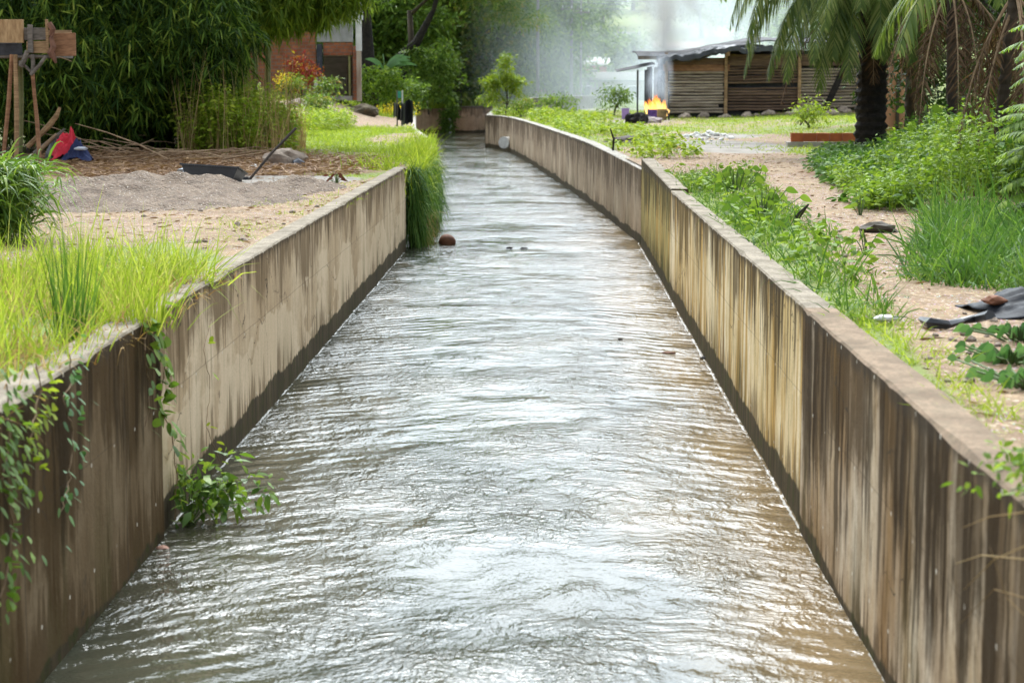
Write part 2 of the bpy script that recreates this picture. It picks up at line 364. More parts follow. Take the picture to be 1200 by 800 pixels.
# ================================================================== CANAL WALLS
def wall_mat(name, pale, mid, stain, drip=.45, amp=.5, rise=.3, ochre=0., patch=0., top=(.31, .265, .205), sc=1., band=.24, moss=.3, fine=.4, second=.35):
    t = NT(name); p = t.pos(); x, y, z = t.xyz(p); g = t.n('ShaderNodeNewGeometry')
    nz = t.xyz(g.outputs['Normal'])[2]; M = lambda a, b: t.math('MULTIPLY', a, b); A = lambda a, b: t.math('ADD', a, b)
    wn0 = t.n('ShaderNodeTexNoise'); t.put(wn0.inputs['Vector'], t.map(p, (1, 1, 1.6))); wn0.inputs['Scale'].default_value = 1.7; wn0.inputs['Detail'].default_value = 4
    wv0 = t.n('ShaderNodeVectorMath', operation='MULTIPLY_ADD'); t.put(wv0.inputs[0], wn0.outputs['Color']); wv0.inputs[1].default_value = (.10, .10, 0); t.put(wv0.inputs[2], p); pw = wv0.outputs[0]
    def sn(s, zf, d=4, r=.55, off=0): return t.noise(t.map(pw, (s*sc, s*sc, s*zf*sc), (off, off, off)), 1, d, r)
    def cen(v, k): return M(t.math('SUBTRACT', v, .5), k)
    depth = t.math('SUBTRACT', 1.55, z)
    big = sn(.7, .6, 4, .6); grit = t.noise(p, 45, 4, .7); blot = t.noise(p, 6, 6, .7); col1 = sn(2.2, .06, 3, .5, 7)
    c = t.mix(t.rng(big, .35, .65), pale, mid)
    c = t.mix(M(t.rng(col1, .42, .6), .5), c, mid)
    c = t.mix(M(t.rng(blot, .38, .68), .35), c, tuple(q*.7 for q in mid))
    if ochre: c = t.mix(M(t.rng(sn(3.6, .07, 4, .6, 71), .47, .62), ochre), c, (.50, .30, .085))
    # faint narrow streaks that come and go
    f1 = t.rng(sn(13, .06, 2, .5, 11), .5, .68); msk = t.rng(sn(1.4, .5, 3, .5, 19), .4, .6)
    c = t.mix(M(M(f1, msk), fine), c, stain)
    # rain runs: start at the coping, every column ends at its own height
    L1 = A(A(A(drip, cen(sn(.9, 0, 2, .5, 43), amp*5)), cen(sn(4.2, 0, 3, .6, 47), amp*3.2)), cen(sn(17, 0, 2, .5, 53), amp*1.0))
    e1 = t.rng(t.math('SUBTRACT', depth, A(L1, cen(blot, .3))), -.16, .10, 1., 0.)
    brk = t.rng(sn(7, .05, 3, .6, 61), .36, .5, .45, 1.)
    e1 = M(e1, brk)
    L2 = A(A(drip*.9+second-.35, cen(sn(2.3, 0, 2, .5, 83), amp*5)), cen(sn(8, 0, 3, .55, 87), amp*3.5))
    e2 = M(t.rng(t.math('SUBTRACT', depth, L2), -.2, .15, 1., 0.), t.rng(sn(9, .04, 2, .5, 97), .45, .56))
    L3 = A(A(rise, cen(sn(1.6, 0, 3, .6, 103), 1.6)), cen(sn(12, 0, 3, .6, 107), 1.5))
    e3 = t.rng(t.math('SUBTRACT', z, L3), -.10, .10, 1., 0.)
    if patch:
        pm = t.rng(A(t.noise(t.map(p, (.5, .5, .9), (5, 5, 5)), 1, 4, .6), M(t.math('SUBTRACT', .72, z), .30)), .5, .525)
        keep = t.math('SUBTRACT', 1, M(pm, patch)); e1 = M(e1, keep); e2 = M(e2, keep); c = t.mix(M(pm, .55), c, pale)
    c = t.mix(M(e3, .7), c, tuple(q*1.0 for q in stain))
    c = t.mix(M(e1, .8), c, stain)
    c = t.mix(M(e2, .75), c, tuple(q*.45 for q in stain))
    if moss: c = t.mix(M(M(t.rng(sn(1.1, .3, 4, .6, 31), .5, .62), t.rng(z, .2, .9, 1., 0.)), moss), c, (.055, .06, .015))
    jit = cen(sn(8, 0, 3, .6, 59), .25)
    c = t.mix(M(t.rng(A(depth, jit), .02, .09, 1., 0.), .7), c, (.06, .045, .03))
    jn = t.math('LESS_THAN', t.math('FRACT', M(y, 1/2.44)), .006)
    ck = t.n('ShaderNodeTexVoronoi', feature='DISTANCE_TO_EDGE'); t.put(ck.inputs['Vector'], t.map(A(p, 0) if False else p, (1, .9, .9))); ck.inputs['Scale'].default_value = .9
    wv = t.n('ShaderNodeVectorMath', operation='MULTIPLY_ADD'); wn = t.n('ShaderNodeTexNoise'); t.put(wn.inputs['Vector'], p); wn.inputs['Scale'].default_value = 2.5; wn.inputs['Detail'].default_value = 5
    t.put(wv.inputs[0], wn.outputs['Color']); wv.inputs[1].default_value = (.5, .5, .5); t.put(wv.inputs[2], p); t.t.links.new(wv.outputs[0], ck.inputs['Vector'])
    crk = M(t.math('LESS_THAN', ck.outputs['Distance'], .0045), t.rng(big, .5, .56)); c = t.mix(M(crk, .75), c, (.05, .04, .028))
    fy = M(t.math('SUBTRACT', t.math('FRACT', M(y, 1/.61)), .5), .61); fz = M(t.math('SUBTRACT', t.math('FRACT', M(A(z, .02), 1/.62)), .5), .62)
    hole = t.math('LESS_THAN', A(M(fy, fy), M(fz, fz)), .00016); c = t.mix(M(hole, t.rng(blot, .42, .5)), c, (.62, .56, .46))
    c = t.mix(M(t.math('LESS_THAN', t.math('ABSOLUTE', t.math('SUBTRACT', z, A(.93, cen(sn(1, 0, 2, .5, 131), .03)))), .004), .35), c, (.06, .045, .03))
    c = t.mix(M(jn, .7), c, (.05, .04, .03))
    wb = t.rng(t.math('SUBTRACT', z, A(cen(sn(.8, 0, 3, .5, 113), .26), cen(blot, .12))), band-.018, band+.012, 1., 0.)
    foot = t.mix(t.rng(sn(7, .1, 3, .6, 127), .35, .65), (.070, .052, .030), (.035, .029, .017))
    foot = t.mix(M(t.rng(blot, .5, .6), .7), foot, (.04, .046, .012))
    c = t.mix(M(wb, .93), c, foot)
    c = t.mix(M(t.rng(grit, .5, .75), .3), c, (.06, .05, .04))
    tp = t.mix(t.rng(t.noise(p, 2.6, 5, .7), .35, .65), top, tuple(q*.55 for q in top))
    tp = t.mix(M(t.rng(grit, .45, .62), .6), tp, (.10, .085, .06)); tp = t.mix(M(t.rng(blot, .52, .62), .5), tp, (.16, .13, .09))
    c = t.mix(t.rng(nz, .5, .75), c, tp)
    rough = .9
    h = A(M(grit, .5), M(blot, .6)); h = t.math('SUBTRACT', h, M(jn, 1.5))
    return t.end(t.bsdf(c, rough, t.bump(h, .6, .012), .06))
WL = wall_mat('concrete_left', (.70, .56, .39), (.48, .35, .215), (.155, .10, .05), .34, .42, .25, 0, .85, second=.15, fine=.4)
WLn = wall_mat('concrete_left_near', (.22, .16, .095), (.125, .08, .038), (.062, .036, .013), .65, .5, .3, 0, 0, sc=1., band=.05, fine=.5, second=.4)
WR = wall_mat('concrete_right', (.88, .75, .52), (.62, .45, .21), (.085, .05, .014), .24, .60, .34, .9, 0, band=.22, moss=.55, fine=.6, second=.45)
WRe = wall_mat('concrete_right_end', (.56, .47, .20), (.30, .23, .08), (.075, .056, .018), .48, .6, .4, .9, 0, band=.2, moss=.8, fine=.6)
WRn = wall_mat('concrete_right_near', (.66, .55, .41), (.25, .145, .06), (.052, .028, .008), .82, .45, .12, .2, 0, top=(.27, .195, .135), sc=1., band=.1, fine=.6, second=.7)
WF = wall_mat('concrete_far', (.58, .46, .33), (.38, .28, .19), (.13, .088, .052), .45, .6, .2, .1, 0, top=(.45, .42, .37), sc=.8, band=.18, fine=.7, second=.5)
WB = wall_mat('concrete_bend', (.66, .45, .31), (.48, .29, .18), (.22, .13, .075), .3, .5, .1, .1, 0, sc=.6, band=.14, moss=.2, fine=.6)
def wall(name, pts, thick, z0, z1_, mat, parent, sgn=1, step=.12, chip=.012, lean=0., zt=None):
    """pts: water-side face polyline (x,y); thickness goes to sgn*right of travel"""
    pts = [Vector((a, b)) for a, b in pts]
    seg = []; 
    for a, b in zip(pts[:-1], pts[1:]):
        n = max(1, int((b-a).length/step)); seg += [a.lerp(b, k/n) for k in range(n)]
    seg.append(pts[-1]); m = len(seg); V = []
    zs = [0, .12, .3, .5, .7, .9, .985, 1]
    for i, p in enumerate(seg):
        d = (seg[min(i+1, m-1)]-seg[max(i-1, 0)]).normalized(); nr = Vector((d.y, -d.x))*sgn
        s = p.x*1.7+p.y
        j = float(fbm(s*1.3, p.y*.7, 3)-.5); j2 = float(vn(s*7, 3.3)-.5); j3 = float(max(0, vn(s*3.1, 8.2)-.72))
        q = []; z1 = zt(p.y) if zt else z1_
        for k, tz in enumerate(zs):
            z = z0+(z1-z0)*tz; o = 0
            if k >= 7: o = .010+chip*1.6*abs(j2)+.10*j3; 
            if k == 6: o = .0; z = z1-.012-chip*abs(j2)-.10*j3
            zz = z+(.012*j if k >= 6 else 0)
            base = p+nr*(o+lean*tz+.008*j*(k < 6))
            q.append((base.x, base.y, zz))
        f = p+nr*(thick*.5); q.append((f.x, f.y, z1+.012*j+.006*j2))
        f = p+nr*(thick-.015); q.append((f.x, f.y, z1+.012*j-.004))
        f = p+nr*thick; q.append((f.x, f.y, z1-.02)); q.append((f.x, f.y, z0))
        V.append(q)
    k = len(V[0]); V = np.array(V).reshape(-1, 3); ii = np.arange(m*k).reshape(m, k)
    F = np.stack([ii[:-1, :-1], ii[1:, :-1], ii[1:, 1:], ii[:-1, 1:]], -1).reshape(-1, 4)
    if sgn > 0: F = F[:, ::-1]
    F = [list(f) for f in F]
    F.append([int(q) for q in ii[0]]); F.append([int(q) for q in ii[-1]][::-1])
    me = bpy.data.meshes.new(name); me.from_pydata(V.tolist(), [], F); me.update()
    return link(name, me, mat, parent)
t_ = thing('canal_wall', 'stained concrete wall along the left side of the canal, nearest stretch', 'canal wall', (-2.8, 20, 0))
def kids(parent, *os):
    for o in os:
        o.parent = parent; o.matrix_parent_inverse = Matrix.Translation(parent.location).inverted() @ Matrix.Rotation(0, 4, 'Z')
        o.location = o.location
def K(o, parent):   # parent an object built in world coordinates
    o.parent = parent; o.matrix_parent_inverse = (Matrix.Translation(parent.location) @ Matrix.Rotation(parent.rotation_euler.z, 4, 'Z')).inverted(); return o
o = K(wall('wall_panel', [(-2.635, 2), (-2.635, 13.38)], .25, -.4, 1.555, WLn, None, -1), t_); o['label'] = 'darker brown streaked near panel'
K(wall('wall_panel', [(-2.672, 13.40), (-2.672, 37.4)], .22, -.4, 1.55, WL, None, -1), t_)
t_ = thing('canal_wall', 'yellow streaked concrete wall along the right side of the canal, nearest stretch', 'canal wall', (1.9, 20, 0))
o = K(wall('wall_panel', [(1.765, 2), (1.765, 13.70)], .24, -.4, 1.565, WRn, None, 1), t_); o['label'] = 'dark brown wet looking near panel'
K(wall('wall_panel', [(1.793, 13.72), (1.793, 29.2)], .225, -.4, 1.55, WR, None, 1), t_)
o = K(wall('wall_panel', [(1.800, 29.23), (1.800, 38.5)], .26, -.4, 1.645, WRe, None, 1, zt=lambda y: 1.575+.095*(y-29.2)/9.3), t_); o['label'] = 'slightly higher end panel with yellow green streaks'
t_ = thing('canal_wall', 'long brown concrete wall curving left behind the near right wall', 'canal wall', (0, 70, 0))
pts = [(float(FR(y))+.03, y) for y in (38.7, 42, 46, 50, 54, 58, 62, 66, 70, 74, 78, 82, 86, 90, 92)]+[(-2.35, 95.4), (-3.07, 98.2)]
K(wall('wall_panel', pts, .28, -.4, 1.53, WF, None, 1, step=.3, zt=lambda y: 1.46+.12*min(1, max(0, (y-39)/14))), t_)
K(wall('wall_panel', [(-3.09, 98.2), (-3.42, 129)], .28, -.4, 1.55, WF, None, 1, step=1), t_)
t_ = thing('canal_wall', 'low overgrown wall on the left bank beyond the near left wall', 'canal wall', (-3, 48, 0))
K(wall('wall_panel', [(float(FL(y)), y) for y in (38.2, 41, 44, 47, 50, 54, 58)], .22, -.4, 1.50, WF, None, -1, step=.3), t_)
K(wall('wall_panel', [(float(FL(y)), y) for y in (58, 65, 72, 90, 118)], .22, -.4, 1.50, WF, None, -1, step=.6), t_)
K(wall('wall_panel', [(-7.8, 118), (-30, 118)], .22, -.4, 1.50, WF, None, 1, step=2), t_)
t_ = thing('canal_wall', 'reddish brown concrete wall panel closing the bend, left of the bush', 'canal wall', (-7.5, 129, 0))
K(wall('wall_panel', [(-30, 128.9), (-6.55, 128.9)], .25, -.4, 1.50, WB, None, -1, step=.5), t_)
t_ = thing('canal_wall', 'reddish brown arched concrete wall panel closing the bend, right of the bush', 'canal wall', (-5, 129, 0))
K(wall('wall_panel', [(-6.2, 128.8), (-3.3, 128.8)], .25, -.4, 1.66, WB, None, -1, step=.3), t_)

# ================================================================== FOLIAGE MATERIALS
G = lambda *s: list(s)
m_bamboo = leafmat('bamboo_leaf', G((0, (.012, .03, .006)), (.4, (.035, .08, .012)), (.7, (.12, .20, .025)), (.9, (.28, .34, .05)), (1, (.42, .34, .11))), .3)
m_bright = leafmat('bright_grass', G((0, (.13, .20, .012)), (.45, (.25, .33, .035)), (.75, (.38, .42, .08)), (.92, (.47, .41, .17)), (1, (.45, .28, .10))), .42)
m_field = leafmat('field_grass', G((0, (.12, .19, .02)), (.5, (.24, .33, .028)), (.85, (.36, .41, .06)), (1, (.42, .35, .15))), .42)
m_deep = leafmat('deep_grass', G((0, (.03, .075, .015)), (.5, (.065, .145, .025)), (.85, (.13, .22, .04)), (1, (.28, .27, .10))), .35)
m_weed = leafmat('weed_leaf', G((0, (.06, .115, .014)), (.5, (.13, .22, .022)), (.85, (.23, .32, .04)), (1, (.32, .34, .07))), .38)
m_tree = leafmat('tree_leaf', G((0, (.045, .09, .016)), (.5, (.11, .19, .028)), (.85, (.20, .29, .05)), (1, (.30, .34, .08))), .35)
m_ltree = leafmat('light_tree_leaf', G((0, (.10, .17, .015)), (.5, (.21, .30, .025)), (.85, (.33, .39, .05)), (1, (.40, .40, .08))), .4)
m_ytree = leafmat('yellowing_leaf', G((0, (.06, .13, .02)), (.5, (.12, .19, .03)), (.8, (.22, .24, .05)), (1, (.35, .19, .07))), .4)
m_dark = leafmat('dark_leaf', G((0, (.010, .025, .006)), (.5, (.028, .06, .011)), (.85, (.065, .11, .018)), (1, (.13, .17, .03))), .25)
m_palm = leafmat('palm_leaflet', G((0, (.04, .075, .014)), (.5, (.10, .15, .025)), (.85, (.22, .25, .07)), (1, (.40, .34, .16))), .3, .45, .25)
m_dead = leafmat('dead_frond', G((0, (.035, .02, .012)), (.5, (.085, .05, .03)), (.85, (.16, .10, .06)), (1, (.24, .17, .11))), .15, .8, .15)
m_straw = leafmat('straw', G((0, (.20, .13, .06)), (.5, (.35, .24, .11)), (1, (.50, .38, .20))), .3, .8, .15)
m_rust = leafmat('rusty_grass', G((0, (.20, .09, .03)), (.5, (.38, .22, .07)), (1, (.50, .38, .16))), .3)
m_litter = leafmat('litter_leaf', G((0, (.08, .04, .022)), (.4, (.19, .105, .055)), (.8, (.32, .20, .11)), (1, (.45, .33, .20))), .15)
m_bamboo2 = leafmat('bamboo_leaf_light', G((0, (.05, .09, .01)), (.4, (.11, .18, .02)), (.8, (.24, .31, .035)), (1, (.38, .38, .08))), .4)
m_vine = leafmat('vine_leaf', G((0, (.045, .10, .014)), (.5, (.11, .20, .025)), (.9, (.22, .31, .045)), (1, (.45, .33, .05))), .35, .5, .25)
m_blue = leafmat('waxy_leaf', G((0, (.04, .11, .035)), (.5, (.09, .20, .06)), (1, (.17, .30, .10))), .25, .45, .3)
m_red = leafmat('croton_leaf', G((0, (.18, .02, .02)), (.5, (.30, .04, .03)), (.7, (.42, .12, .02)), (.85, (.55, .42, .03)), (1, (.20, .28, .03))), .3)
m_yel = leafmat('yellow_petal', G((0, (.6, .42, .02)), (1, (.75, .6, .05))), .4)
m_bark = plain('bark', (.085, .065, .045), (.035, .026, .02), 7, .95, .8, (1, 1, .3))
m_darkbark = plain('dark_bark', (.035, .028, .023), (.012, .010, .009), 9, .95, .9, (1, 1, 1.5), bd=.05)
m_twig = plain('dry_twig', (.36, .25, .15), (.16, .10, .06), 9, .9, .4)
m_culm = plain('bamboo_culm', (.20, .19, .07), (.10, .11, .04), 5, .6, .2)
m_stem = plain('green_stem', (.10, .16, .04), (.06, .09, .03), 5, .7, .1)
m_wood = plain('weathered_plank', (.42, .27, .14), (.20, .12, .06), 6, .85, .5, (.6, .6, 5))
m_woodg = plain('grey_plank', (.22, .19, .16), (.10, .085, .07), 6, .9, .5, (1, 1, 4))
m_black = plain('black_plastic', (.025, .026, .03), (.012, .012, .014), 5, .4, .3, spec=.5)
m_rock = plain('rock', (.36, .29, .23), (.16, .12, .09), 5, .9, .7)
m_grey = plain('grey_concrete', (.40, .37, .33), (.22, .20, .18), 3, .9, .5)
m_white = plain('white_stone', (.72, .71, .68), (.45, .44, .42), 5, .8, .4)

# ================================================================== FOLIAGE GENERATORS
def scatter(region, n, density=None):
    x0, x1, y0, y1 = region; X = RNG.uniform(x0, x1, n); Y = RNG.uniform(y0, y1, n)
    if density is not None: k = RNG.random(n) < density(X, Y); X = X[k]; Y = Y[k]
    return X, Y
def grass(name, region, n, h, w, mat, density=None, per=5, lean=.35, droop=.35, spread=.05, kind='stuff', label=None, cat=None, zoff=-.02, sink=None):
    X, Y = scatter(region, n, density); m = len(X)
    X = np.repeat(X, per)+RNG.normal(0, spread, m*per); Y = np.repeat(Y, per)+RNG.normal(0, spread, m*per)
    P = np.stack([X, Y, H(X, Y)+zoff], 1); D = RNG.normal(0, lean, (m*per, 3)); D[:, 2] = 1
    sc = np.repeat(.55+.9*fbm(X[::per]*.8, Y[::per]*.8), per)
    L = RNG.uniform(h[0], h[1], m*per)*sc
    L *= np.repeat(RNG.random(m)**1.3*.9+.35, per)*1.15
    b = LB().add(blades(P, D, L, RNG.uniform(w[0], w[1], m*per), RNG.uniform(.1, droop*2, m*per)))
    o = b.build(name, mat); tagit(o, label or 'grass growing on the bank', cat or 'grass', kind=kind); return o
def clump_leaves(centres, rad, n, L, W, mat, name, parent, out=None, droop=.25, prof=LEAFP, flat=.6, hang=0.):
    """leaves gathered around many twig centres"""
    C = np.asarray(centres); k = RNG.integers(0, len(C), n)
    off = RNG.normal(0, 1, (n, 3))*rad; off[:, 2] *= flat
    P = C[k]+off; D = nrm(off)+RNG.normal(0, .5, (n, 3)); D[:, 2] += -hang
    b = LB().add(blades(P, D, RNG.uniform(.6, 1.3, n)*L, RNG.uniform(.7, 1.2, n)*W, droop, prof))
    return b.build(name, mat, parent)
def tree(name, label, x, y, h, blobs, nleaf, L, mat, tr=.18, group=None, z=None, nclus=None, bark=None, crad=.38, cat='tree', W=None, hang=0.):
    z = float(H(x, y)) if z is None else z
    t = thing(name, label, cat, (x, y, z), group)
    mb = MB(); tops = [Vector((x, y, z-.2))]
    th = min(b[2] for b in blobs)*.75+h*.15
    lx, ly = random.uniform(-.4, .4), random.uniform(-.4, .4)
    pt = [Vector((x, y, z-.2)), Vector((x+lx*.3, y+ly*.3, z+th*.35)), Vector((x+lx*.7, y+ly*.8, z+th*.7)), Vector((x+lx, y+ly, z+th))]
    mb.tube(pt, [tr*1.3, tr, tr*.85, tr*.7], 8, ecc=.08)
    cs = []
    for (bx, by, bz, rx, ry, rz) in blobs:
        c = Vector((x+bx, y+by, z+bz)); mid = pt[-1].lerp(c, .55)+Vector((0, 0, -.15*rz))
        if math.hypot(bx, by) < 3.3: mb.tube([pt[-1]-Vector((0, 0, .3)), mid, c], [tr*.55, tr*.35, tr*.12], 6, ecc=.06)
        nc = max(8, int((nclus or 60)*rx*rz/4)); d = rdir(nc, -.75, 1)
        rr = RNG.uniform(.55, 1.05, nc)[:, None]
        q = np.array(c)+d*rr*np.array([rx, ry, rz]); cs.append(q)
        if math.hypot(bx, by) >= 3.3: continue
        for qq in q[::5]: mb.tube([c, c.lerp(Vector(qq), .5)+Vector((0, 0, .1)), Vector(qq)], [tr*.12, tr*.07, tr*.03], 4, cap=False)
    K(mb.build('trunk', bark or m_bark, None, True), t)
    cs = np.concatenate(cs); o = clump_leaves(cs, crad, nleaf, L, W or L*.42, mat, 'crown', None, hang=hang); K(o, t)
    return t
def frond(base, az, elev, L, droop, nl, ll, lw, dead=False, hang=.6, side=.9, tip=.35):
    """returns (rachis MB pts, radii, blade arrays)"""
    pts = []; d = Vector((math.cos(az)*math.cos(elev), math.sin(az)*math.cos(elev), math.sin(elev))); p = Vector(base); n = 14
    for i in range(n+1):
        pts.append(p.copy()); d = (d+Vector((0, 0, -droop/n*(1+1.2*i/n)))).normalized(); p = p+d*(L/n)
    P = np.array([list(q) for q in pts]); t = np.linspace(.18, 1, nl)
    idx = t*n; i0 = np.clip(np.floor(idx).astype(int), 0, n-1); fr = (idx-i0)[:, None]
    Q = P[i0]*(1-fr)+P[i0+1]*fr; T = nrm(P[i0+1]-P[i0])
    sidev = nrm(np.cross(T, np.array([0, 0, 1.])+1e-3)); out = []
    for s in (-1, 1):
        D = sidev*s*side+T*.55+np.array([0, 0, -hang])+RNG.normal(0, .10 if not dead else .28, Q.shape)
        Ls = ll*(np.sin(np.pi*np.clip(t*.86+.12, 0, 1))**.6)*RNG.uniform(.8, 1.1, nl)
        if dead: Ls *= RNG.uniform(.4, 1, nl)
        out.append(blades(Q, D, Ls, lw*RNG.uniform(.8, 1.2, nl), .35, (.5, 1, .7, .05), side=T*1.0))
    return pts, [max(.004, .02*(1-k/n)+.004) for k in range(n+1)], out
def palm(label, x, y, ztop, tr, fronds, dead, lean=(0, 0), group='palms on the right bank', z=None, trunk_mat=None, ll=.55, nl=48):
    z = float(H(x, y)) if z is None else z
    t = thing('palm_tree', label, 'palm tree', (x, y, z), group)
    mb = MB(); n = 46; pts = []; rad = []
    for i in range(n+1):
        f = i/n; pts.append((x+lean[0]*f, y+lean[1]*f, z-.2+(ztop-z+.2)*f)); rad.append(tr*(1.0-.18*f)*(1+.15*(i % 2))+(.10*tr if i < 2 else 0))
    K(mb.tube(pts, rad, 14, ecc=.09).build('trunk', trunk_mat or m_darkbark, None), t)
    top = Vector((x+lean[0], y+lean[1], ztop))
    for lst, nm, mt, dd in ((fronds, 'frond', m_palm, False), (dead, 'dead_frond', m_dead, True)):
        for (az, el, L, dr, hg) in lst:
            b0 = top+Vector((math.cos(R(az))*tr*.6, math.sin(R(az))*tr*.6, random.uniform(-.25, .1)-(.35 if dd else 0)))
            p_, r_, bl_ = frond(b0, R(az), R(el), L, dr, nl, ll*(1.0 if not dd else .8), .035 if not dd else .022, dd, hg)
            lb = LB()
            for q in bl_: lb.add(q)
            o = lb.build(nm, mt); K(o, t)
            r = MB().tube(p_, r_, 5).build('rachis', m_stem if not dd else m_twig); r.parent = o
    return t

# ================================================================== GRASS AND WEEDS (uncountable)
def near_left(X, Y):
    e = FL(Y)-.12
    return np.clip((bl(X, Y, -3.9, 12.8, 1.3, 5.6)*1.2)*(X < np.where(Y < 12.8, FL(Y)-.01, e))*sst(.36, .55, fbm(X*1.5, Y*.8)), 0, 1)
grass('grass', (-6, -2.68, 6.5, 20.5), 4300, (.15, .70), (.006, .013), m_bright, near_left, 5, .33, .30, .05, label='bright yellow green grass growing beside the near left wall')
grass('grass', (-5.6, -2.66, 6.5, 20), 3400, (.10, .30), (.005, .010), m_straw, near_left, 5, .8, .5, .06, zoff=.04, label='dry straw coloured grass matted on the near left wall top')
grass('dry_grass', (-4.6, -2.66, 6.5, 17), 900, (.12, .34), (.005, .009), m_rust, lambda X, Y: (X > -3.9+.1*(Y-8))*(fbm(X*2, Y*1.3) > .42)*1., 5, .9, .6, .08, label='rusty orange dry grass along the near left wall edge')
grass('grass', (-4.4, -2.72, 20, 37), 2600, (.04, .14), (.005, .009), m_field, lambda X, Y: (fbm(X*1.6, Y*.9) > .56)*1., 5, .7, .5, .07, label='sparse short grass tufts on the dirt above the left wall')
grass('grass', (-9, -2.9, 41, 74), 16000, (.04, .20), (.012, .022), m_field, lambda X, Y: grass_cover(X, Y)*(X < FL(Y)-.1), 5, .5, .4, .08, label='bright grass covering the left bank beyond the dirt')
grass('grass', (-30, -4.3, 74, 128), 26000, (.12, .42), (.02, .035), m_field, lambda X, Y: grass_cover(X, Y)*(X < FL(Y)-.1), 4, .5, .4, .12, label='bright grass in front of the far trees and brick house')
grass('grass', (-24, 6, 129.2, 150), 14000, (.25, .8), (.03, .05), m_field, None, 4, .4, .4, .15, label='long green grass above the bend of the canal')
def right_field(X, Y): return grass_cover(X, Y)*(X > FR(Y)+.25)
grass('grass', (-2.5, 22, 34, 118), 60000, (.06, .24), (.013, .026), m_field, right_field, 4, .6, .5, .10, label='short grass of the field in front of the wooden shack')
def strip_r(X, Y): return (X > 2.02)*(1-sst(.22+.055*Y-.72, .5+.055*Y-.62, X-2.02))*(.3+1.1*fbm(X*1.4, Y*.9))
grass('grass', (2.0, 5, 13, 36), 3600, (.06, .30), (.008, .015), m_weed, strip_r, 5, .5, .45, .05, label='green grass and weeds along the back of the right wall')
grass('grass', (2.0, 4.6, 13.5, 36), 2600, (.12, .45), (.010, .018), m_deep, strip_r, 4, .6, .6, .06, label='darker longer grass tufts along the back of the right wall')
grass('grass', (2.0, 3.4, 7, 14), 2000, (.06, .2), (.006, .011), m_field, lambda X, Y: (X < 2.12+.45*fbm(Y*1.2, X))*(fbm(X*2, Y*1.5) > .38), 5, .7, .5, .05, label='thin strip of short grass behind the nearest right wall top')
def tallr(X, Y):
    e = np.interp(Y, [14.7, 16.2, 20, 24.5], [3.7, 3.0, 3.7, 4.7])
    return (X > e+.35*(fbm(X*1.7, Y*1.7)-.5))*(.4+.9*fbm(X*1.2, Y*1.2))
grass('tall_grass', (2.8, 9, 14.9, 24.2), 7000, (.30, .78), (.012, .024), m_deep, tallr, 5, .5, .65, .07, label='mass of tall arching grass on the right bank')
grass('tall_grass', (2.8, 8, 14.9, 24.2), 2500, (.15, .35), (.008, .014), m_weed, tallr, 5, .7, .5, .07, label='low weeds under the tall grass on the right bank')
grass('grass', (2.7, 6, 9, 34), 5000, (.03, .09), (.005, .008), m_field, lambda X, Y: (fbm(X*1.9+4, Y*1.3) > .60)*1., 5, .9, .5, .06, label='scattered small tufts on the right dirt path')
X, Y = scatter((-11, -3.3, 34, 44), 16000, lambda X, Y: np.clip(litter_cover(X, Y)*1.6, 0, 1)*(X < FL(Y)-.3)); n = len(X)
D = rdir(n, -.1, .35); tagit(LB().add(blades(np.stack([X, Y, H(X, Y)+RNG.uniform(0, .10, n)], 1), D, RNG.uniform(.06, .28, n), RNG.uniform(.01, .035, n), .1, LEAFP)).build('leaf_litter', m_litter), 'brown dead leaves and twigs littering the ground under the bamboo', 'leaf litter', kind='stuff')
def bare(X, Y): return (1-grass_cover(X, Y))*((X < FL(Y)-.2) | (X > FR(Y)+.3))*(.3+.9*fbm(X*1.3, Y*1.3))
for reg, nn, lb_ in (((-8, -2.9, 12, 34), 7000, 'tiny twigs and dead leaves scattered on the left bank dirt'), ((2.0, 7, 8, 46), 9000, 'tiny twigs and dead leaves scattered on the right bank path')):
    X, Y = scatter(reg, nn, bare); n = len(X); D = rdir(n, -.02, .15)
    tagit(LB().add(blades(np.stack([X, Y, H(X, Y)+.008], 1), D, RNG.uniform(.03, .14, n), RNG.uniform(.006, .02, n), .02, LEAFP)).build('ground_litter', m_litter), lb_, 'litter', kind='stuff')
# weeds mass on the right
def weedmass(name, region, n, hgt, dens, mat, leaf, label, per=16, W=.5):
    X, Y = scatter(region, n, dens); m = len(X)
    hh = hgt(X, Y)*RNG.uniform(.6, 1.1, m); base = H(X, Y)
    b = LB(); D = RNG.normal(0, .16, (m, 3)); D[:, 2] = 1
    P = np.stack([X, Y, base], 1)
    b.add(blades(P, D, hh, .012, .05, (1, .8, .5)))
    k = np.repeat(np.arange(m), per); tt = RNG.uniform(.15, 1, m*per)
    Dn = nrm(D)[k]; Q = P[k]+Dn*(hh[k]*tt)[:, None]; LD = rdir(m*per, -.3, .7)
    Q += LD*.07
    b.add(blades(Q, LD, leaf*RNG.uniform(.6, 1.4, m*per), leaf*W*RNG.uniform(.7, 1.2, m*per), .3, LEAFP))
    o = b.build(name, mat); return tagit(o, label, 'weeds', kind='stuff')
def wr(X, Y):
    e = np.interp(Y, [24.8, 30, 37, 43], [3.9, 4.4, 4.9, 5.9]); ly = 25.4+.9*np.sin(X*1.3)+.25*np.maximum(0, X-5.5)
    return (X > e+.5*(fbm(X*1.3, Y*1.3)-.5))*(Y > ly)*(.5+.7*fbm(X, Y))
weedmass('weeds', (3.8, 9.5, 25, 34), 3600, lambda X, Y: .35+.85*sst(0, 1.6, X-np.interp(Y, [24.8, 30, 37], [3.9, 4.4, 5.2]))*(.45+.85*fbm(X*.8, Y*.8)), lambda X, Y: wr(X, Y)*sst(.36, .56, fbm(X*1.6+3, Y*1.1)), m_weed, .085, 'dense leafy green weeds on the right bank in front of the palms')
